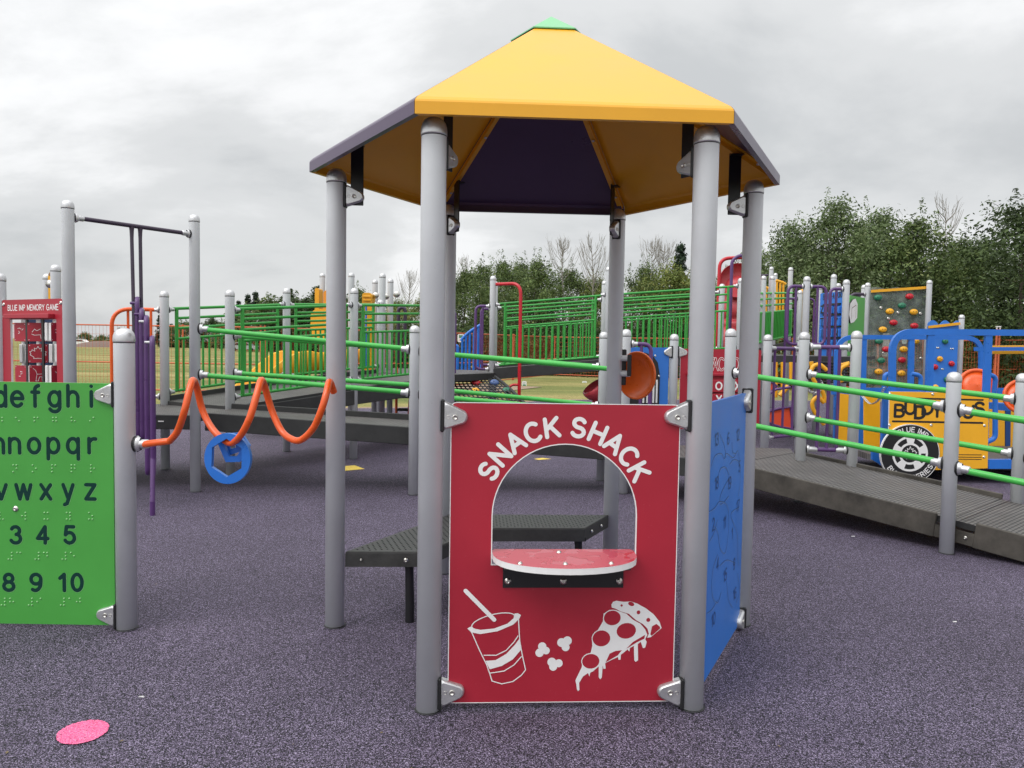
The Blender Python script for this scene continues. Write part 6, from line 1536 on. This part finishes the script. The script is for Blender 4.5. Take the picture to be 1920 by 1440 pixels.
b.build('upright', tall); b = MB(); b.bar(at(1867.5, 612.5, 26.5), at(1876.5, 612.5, 26.5), .05, .04, WHITE); b.bar(at(1869, 613, 26.5), at(1869, 618, 26.5), .03, .03, WHITE); b.bar(at(1875, 613, 26.5), at(1875, 618, 26.5), .03, .03, WHITE); b.build('top_fitting', tall)

# ================================================================== TREES
def crown_mesh(name, seed, h, w, lift, ncl, nl, ls, cr, M, spire=0.0, conifer=False):
    """leaf-sized faces in clumps spread through an uneven envelope; returns mesh and clump centres"""
    r = random.Random(seed); vs, fs, cen = [], [], []
    lobes = [(r.uniform(0, 6.28), r.uniform(.1, .9), r.uniform(.7, 1.25)) for _ in range(7)]
    tries = 0
    while len(cen) < ncl and tries < ncl * 60:
        tries += 1
        z = r.random(); a = r.uniform(0, 6.283)
        if conifer: env = max(.04, (1 - z) ** .85) * (.75 + .35 * math.sin(z * 40) ** 2)
        else: env = (math.sin(math.pi * min(1, (z * .86 + .16))) ** .55)
        for la, lz, lr in lobes:
            dd = abs(((a - la + math.pi) % (2 * math.pi)) - math.pi)
            if dd < .8 and abs(z - lz) < .25: env *= 1 + (lr - 1) * (1 - dd / .8)
        rad = env * w / 2 * math.sqrt(r.uniform(.12, 1.0))
        cen.append(V((math.cos(a) * rad, math.sin(a) * rad * .85, lift + z * (h - lift) * (1 + (0 if conifer else .06 * math.sin(a * 3 + seed))))))
    def leaf(p, d, s):
        nn = (d.normalized() * .6 + V((r.uniform(-1, 1), r.uniform(-1, 1), r.uniform(-.1, 1.2)))).normalized()
        t = nn.cross(V((r.uniform(-1, 1), r.uniform(-1, 1), r.uniform(-1, 1)))).normalized(); u = nn.cross(t); o = len(vs)
        vs.extend([p - t * s, p - u * (s * .42) - t * s * .15, p + t * s, p + u * (s * .42) - t * s * .15]); fs.append((o, o + 1, o + 2, o + 3))
    for c in cen:
        sc = cr * r.uniform(.55, 1.35); k = int(nl * r.uniform(.5, 1.4)); fl = r.uniform(.5, .9)
        for _ in range(k):
            d = V((r.gauss(0, 1), r.gauss(0, 1), r.gauss(0, fl if not conifer else .35))); d = d.normalized() * (r.random() ** .5) * sc * r.uniform(.8, 1.25)
            leaf(c + d, d, ls * r.uniform(.6, 1.35))
    # leafy shoots that break the outline
    tops = sorted(cen, key=lambda q: -q.z)[:max(1, int(len(cen) * .45))]
    for k in range(int(spire)):
        c = r.choice(tops); Ln = r.uniform(.8, 1.9) * cr; ln = V((r.uniform(-.35, .35), r.uniform(-.2, .2), 1)).normalized(); b0 = c + V((0, 0, cr * .45))
        for _ in range(int(nl * .8)):
            s_ = r.random() ** 1.3; d = V((r.gauss(0, 1), r.gauss(0, 1), r.gauss(0, .5))) * (.26 * cr * (1 - s_ * .85)); leaf(b0 + ln * (s_ * Ln) + d, d + V((0, 0, .1)), ls * r.uniform(.5, 1.1))
    me = bpy.data.meshes.new(name); me.from_pydata([tuple(q) for q in vs], [], fs); me.materials.append(M); me.update(); return me, cen
def trunk_mesh(name, seed, h, lift, cen, r0, nb=26, M=None):
    r = random.Random(seed + 99); b = MB(); lean = V((r.uniform(-.06, .06), r.uniform(-.06, .06), 0))
    tp = lambda z: V((lean.x * z + .12 * math.sin(z * .9 + seed), lean.y * z, z)); H_ = h * .8
    N_ = 9; b.tube([tp(H_ * i / N_) for i in range(N_ + 1)], [r0 * (1 - .85 * i / N_) for i in range(N_ + 1)], M or BARK, 8)
    for c in r.sample(cen, min(nb, len(cen))):
        z0 = max(lift * .5, min(c.z - .8, H_ * .9) * r.uniform(.6, .95)); s = tp(z0); mid = s.lerp(c, .5) + V((r.uniform(-.3, .3), r.uniform(-.3, .3), -.15))
        k = r0 * .32 * (1 - z0 / (H_ * 1.3)); b.tube(bez([s, mid, c], 3), [k * (1 - .8 * i / 6) for i in range(7)], M or BARK, 5, cap=False)
    me = bpy.data.meshes.new(name); me.from_pydata(b.v, [], b.f); me.materials.append(M or BARK); me.polygons.foreach_set('use_smooth', [True] * len(b.f)); me.update(); return me
PROTO = {}
def proto(kind):
    if kind in PROTO: return PROTO[kind]
    spec = dict(
        poplar=(11, 9.0, 7.2, .8, 250, 90, .092, .84, LEAF4, 14), maple=(12, 7.6, 8.0, .6, 240, 85, .095, .86, LEAF1, 14), dark=(13, 9.0, 8.6, .4, 260, 85, .105, .92, LEAF2, 10),
        yellowish=(14, 6.8, 6.6, .5, 200, 80, .095, .78, LEAF3, 14), shrub=(15, 2.6, 2.8, .05, 60, 70, .060, .32, LEAF3, 22), low=(16, 4.0, 6.4, .1, 120, 90, .100, .74, LEAF2, 14),
        far=(17, 11.0, 12.0, .2, 150, 60, .30, 1.5, LEAF2, 26), farlight=(18, 9.0, 12.0, .2, 140, 60, .28, 1.4, LEAF1, 20))
    if kind in spec:
        s, h, w, lf, nc, nl, ls, cr, M, sp = spec[kind]; me, cen = crown_mesh(kind + '_crown', s, h, w, lf, nc, nl, ls, cr, M, sp); tm = trunk_mesh(kind + '_trunk', s, h, lf, cen, .16 if h > 3 else .04)
    else:   # conifers
        h = 12 if kind == 'spruce' else 14; me, cen = crown_mesh(kind + '_crown', 21, h, 4.6, .8, 110, 55, .20, .55, LEAF5, 0, True); tm = trunk_mesh(kind + '_trunk', 21, h, .8, cen, .15, 8)
    PROTO[kind] = (me, tm); return PROTO[kind]
def tree(kind, px, d, ytop, label, rz=0.0, wk=1.0, name='tree', group=None):
    me, tm = proto(kind); zt = max(v.co.z for v in me.vertices); q = at(px, 650, d); top = at(px, ytop, d).z; s = top / zt * .985
    t = thing(name, (q.x, d, 0), label, 'tree' if name != 'shrub' else 'shrub', group); t.rotation_euler = (0, 0, rz); t.scale = (s * wk, s * wk, s)
    for nm, m_ in (('crown', me), ('trunk', tm)):
        o = bpy.data.objects.new(nm, m_); COL.objects.link(o); o.parent = t
    return t
TR_ = [
 ('maple', 905, 50, 470, 'green tree behind the purple hoops beside the tall post', 3.6, 1.0, 'leafy_tree'),
 ('maple', 975, 52, 466, 'green tree behind the bend of the red pole', 5.6, 1.0, 'leafy_tree'),
 ('poplar', 1475, 33, 385, 'tall leafy tree directly right of the shelter roof corner', 0.3, 1.0, 'poplar_tree'),
 ('poplar', 1560, 31, 338, 'tallest poplar right of the shelter, above the purple hoop rails', 1.4, 1.1, 'poplar_tree'),
 ('poplar', 1640, 33, 360, 'tall poplar behind the blue letter board', 2.6, 1.0, 'poplar_tree'),
 ('maple', 1712, 31, 366, 'broad green tree behind the clear climbing sheet', 3.9, 1.05, 'leafy_tree'),
 ('maple', 1790, 34, 408, 'green tree between the clear climbing sheet and the dark tree at the right edge', 5.2, 1.0, 'leafy_tree'),
 ('dark', 1915, 29, 352, 'dark green tree at the right edge with a low spreading crown', 0.9, 1.15, 'leafy_tree'),
 ('dark', 1840, 37, 425, 'dark low tree left of the dark tree at the right edge', 2.0, 1.1, 'leafy_tree'),
 ('dark', 1520, 39, 440, 'dark tree filling the gap behind the two nearest poplars', 3.3, 1.2, 'leafy_tree'),
 ('dark', 1680, 39, 430, 'dark tree filling the gap behind the clear climbing sheet', 4.4, 1.2, 'leafy_tree'),
 ('dark', 2030, 33, 380, 'dark tree partly outside the right edge', 1.2, 1.1, 'leafy_tree'),
 ('maple', 1415, 38, 445, 'tree partly hidden by the right shelter post', 4.9, .9, 'leafy_tree'),
 ('maple', 1360, 43, 492, 'tree seen between the two right shelter posts', 1.1, .9, 'leafy_tree'),
 ('yellowish', 1255, 44, 478, 'yellow green tree in the middle of the gap left of the front right shelter post', 0.4, 1.1, 'leafy_tree'),
 ('maple', 1205, 46, 470, 'rounded tree just right of the rear right shelter post', 2.2, .85, 'leafy_tree'),
 ('yellowish', 1300, 46, 490, 'yellow green tree beside the front right shelter post', 3.1, 1.0, 'leafy_tree'),
 ('yellowish', 1115, 45, 500, 'thin yellow green tree just left of the rear right shelter post', 5.0, .8, 'leafy_tree'),
 ('maple', 1065, 46, 478, 'tree left of the bare branches under the shelter roof', 0.2, 1.0, 'leafy_tree'),
 ('maple', 1005, 45, 458, 'tallest tree seen in the middle under the shelter roof', 1.9, .95, 'leafy_tree'),
 ('maple', 940, 47, 462, 'tree behind the tall post with the red pole arm', 0.8, .85, 'leafy_tree'),
 ('maple', 872, 48, 480, 'tree just right of the front left shelter post', 2.9, .9, 'leafy_tree'),
 ('yellowish', 790, 50, 545, 'small tree half hidden by the front left shelter post', 4.0, 1.0, 'leafy_tree'),
 ('yellowish', 745, 55, 548, 'low yellow green tree under the bare branches left of the front left shelter post', 5.1, 1.0, 'leafy_tree'),
 ('maple', 672, 60, 522, 'rounded tree top behind the yellow slide hoods', 1.5, .9, 'leafy_tree'),
]
for k, px, d, yt_, lab, rz_, wk, nm in TR_: tree(k, px, d, yt_, lab, rz_, wk, nm, 'trees beyond the playground fence')
FAR = [('far', 590, 120, 532, 'distant dense tree left of the left shelter post'), ('far', 545, 125, 538, 'distant tree behind the second grey ramp post'), ('farlight', 505, 130, 545, 'paler distant tree right of the far conifers'),
       ('far', 640, 110, 540, 'distant tree hidden behind the left shelter post'), ('far', 705, 110, 560, 'distant tree behind the slide platform posts'), ('farlight', 440, 150, 588, 'low distant tree left of the far conifers'), ('far', 400, 165, 590, 'low distant tree behind the green balustrade on the left'),
       ('farlight', 350, 165, 596, 'low distant tree right of the first grey landing post'), ('far', 320, 170, 605, 'dark distant tree behind the first grey landing post'), ('farlight', 190, 175, 625, 'distant rounded tree at the field edge right of the tall left post'), ('far', 225, 180, 613, 'distant dark tree near the orange hoop guard'), ('farlight', 160, 180, 620, 'distant tree at the field edge beside the tall left post'),
       ('far', 262, 178, 618, 'distant tree behind the purple climber'), ('far', 60, 180, 612, 'distant tree hidden by the memory board'), ('far', 120, 185, 622, 'distant tree behind the tall left post')]
for i, (k, px, d, yt_, lab) in enumerate(FAR): tree(k, px, d, yt_, lab, i * 1.7, 1.5, 'leafy_tree', 'distant trees across the field')
for i, (px, d, yt_, lab, kd) in enumerate(((480, 135, 543, 'taller of the dark conifers across the field', 'spruce'), (465, 138, 548, 'dark conifer left of the taller one across the field', 'spruce'), (447, 150, 560, 'small pointed conifer at the left end of the far conifers', 'spruce'), (299, 160, 588, 'lone conifer behind the first grey landing post', 'spruce'), (1272, 52, 447, 'thin spruce top above the trees between the right shelter posts', 'spruce'))):
    tree(kd, px, d, yt_, lab, i, 1.0 if i < 4 else .8, 'conifer_tree', 'conifers in the background')
# understory and hedge
for i, (px, d, yt_, lab, k) in enumerate(((880, 43, 590, 'dark understory bush behind the blue stair railing', 'low'), (960, 43, 585, 'dark understory bush behind the red pole', 'low'), (1040, 43, 590, 'dark understory bush behind the orange fence post', 'low'), (1120, 42, 590, 'dark understory bush left of the rear right shelter post', 'low'),
        (1200, 42, 580, 'dark understory bush right of the rear right shelter post', 'low'), (1280, 41, 580, 'dark understory bush beside the front right shelter post', 'low'), (1370, 38, 570, 'dark understory bush behind the red tube slide', 'low'), (1450, 36, 560, 'dark understory bush behind the green sided ramp', 'low'), (1540, 34, 560, 'dark understory bush behind the letter board', 'low'), (1620, 33, 560, 'dark understory bush behind the rocket board', 'low'),
        (1700, 33, 560, 'dark understory bush behind the fence gate', 'low'), (1790, 32, 560, 'dark understory bush behind the blue climbing wall', 'low'), (1880, 32, 560, 'dark understory bush behind the pair of orange uprights', 'low'), (820, 45, 600, 'dark understory bush behind the front left shelter post', 'low'), (760, 48, 590, 'dark understory bush left of the front left shelter post', 'low'), (700, 50, 590, 'dark understory bush behind the slide platform', 'low'), (1960, 31, 560, 'dark understory bush beyond the right edge', 'low'))):
    tree(k, px, d, yt_, lab, i * 1.3, 1.15, 'understory_bush', 'bushes under the trees')
HG = ['behind the clear climbing sheet edge', 'just right of the clear climbing sheet post', 'above the blue climbing wall', 'behind the post beside the blue climbing wall', 'right of the post beside the blue climbing wall', 'left of the pair of orange uprights', 'right of the pair of orange uprights', 'at the right edge above the awning board', 'just outside the right edge']
for i, ((px, yt_), w_) in enumerate(zip(((1745, 596), (1768, 590), (1788, 582), (1808, 578), (1832, 612), (1856, 622), (1884, 618), (1908, 612), (1935, 610)), HG)):
    tree('shrub', px, 28.6, yt_, 'yellow green leafy shrub ' + w_, i * 2.1, .95, 'shrub', 'shrubs behind the right fence')
# bare dead tops
def bare(px, d, ytop, yb, label, seed, n=9):
    r = random.Random(seed); q = at(px, 650, d); zt = at(px, ytop, d).z; zb = at(px, yb, d).z
    t = thing('bare_tree', (q.x, d, 0), label, 'tree', 'leafless trees in the background'); b = MB()
    base = V((q.x, d, 0)); top = V((q.x + r.uniform(-.3, .3), d, zt)); ax = lambda s: base.lerp(top, s) + V((.10 * math.sin(s * 7 + seed), 0, 0))
    b.tube([ax(i / 10) for i in range(11)], [.07 * (1 - .93 * i / 10) + .005 for i in range(11)], TWIG, 6); b.build('trunk', t)
    b = MB(); H_ = zt; s0 = zb / zt
    for k in range(n * 3):
        s = s0 - .15 + (1 - s0 + .1) * r.random(); s = min(.96, s); p = ax(s); a = r.uniform(0, 6.28); Ln = (1 - s) * H_ * r.uniform(.5, .95) + .3
        dr = V((math.cos(a) * .55, math.sin(a) * .3, 1)).normalized(); e_ = p + dr * Ln; md_ = p.lerp(e_, .5) + V((math.cos(a) * .12, 0, -.08))
        b.tube(bez([p, md_, e_], 3), [.013 * (1 - .8 * i / 6) + .004 for i in range(7)], TWIG, 5, cap=False)
        for _ in range(3):
            f_ = r.uniform(.3, .9); p2_ = p.lerp(e_, f_); b.tube([p2_, p2_ + (dr + V((r.uniform(-.6, .6), r.uniform(-.4, .4), .2))).normalized() * Ln * .35], [.007, .003], TWIG, 4, cap=False)
    b.build('branches', t)
bare(1110, 44, 446, 520, 'bare branched tree just left of the rear right shelter post', 3); bare(1052, 44.5, 452, 500, 'bare branched tree in the middle under the shelter roof', 5); bare(768, 58, 512, 560, 'bare twiggy tree left of the front left shelter post', 8)
bare(1222, 46, 452, 490, 'bare branched tree left of the spruce top', 11); bare(1242, 47, 456, 490, 'second bare tree between the leafy trees and the spruce top', 12); bare(1768, 34, 372, 420, 'dead branch tips above the trees on the right', 14, 5); bare(870, 50, 482, 520, 'bare twigs just right of the front left shelter post', 16, 5)
# far field details
fd = thing('soil_mound', at(198, 655, 150).xy.to_3d(), 'low brown mound at the far edge of the field', 'mound'); b = MB(); q = gr(198, 651); q = V((at(198, 650, 150).x, 150, 0))
prof = [(4.2, -.05), (3.6, .35), (2.6, .8), (1.4, 1.1), (0, 1.2)]; b.lathe(q, (0, 0, 1), prof, mat('dry_soil', (.16, .11, .09, 1), .9, var=.3), 20, True, 1.6); b.build('mound', fd)
def car(px, d, label, M):
    q = V((at(px, 650, d).x, d, 0)); t = thing('parked_car', q, label, 'car'); b = MB()
    body = [(-2.1, .35), (2.1, .35), (2.15, .75), (1.3, .92), (.75, 1.35), (-1.0, 1.38), (-1.6, .95), (-2.15, .85)]
    b.prism(body, q + V((0, -.8, 0)), V((1, 0, 0)), Z1, V((0, -1, 0)), 1.6, M); b.build('body', t)
    b = MB(); b.prism([(-1.4, .95), (1.1, .93), (.68, 1.28), (-.95, 1.30)], q + V((0, -.81, 0)), V((1, 0, 0)), Z1, V((0, -1, 0)), .01, BLACK); b.build('window', t)
    for x in (-1.3, 1.3): b = MB(); b.lathe(q + V((x, -.85, .32)), (0, 1, 0), [(0, 0), (.32, 0), (.32, .2), (0, .2)], BLACK, 16); b.build('wheel', t)
car(152, 165, 'white car parked at the far field edge beside the tall left post', WHITE); car(458, 118, 'pale car at the field edge behind the green balustrade', mat('silver_paint', (.4, .42, .44, 1), .3, .4))
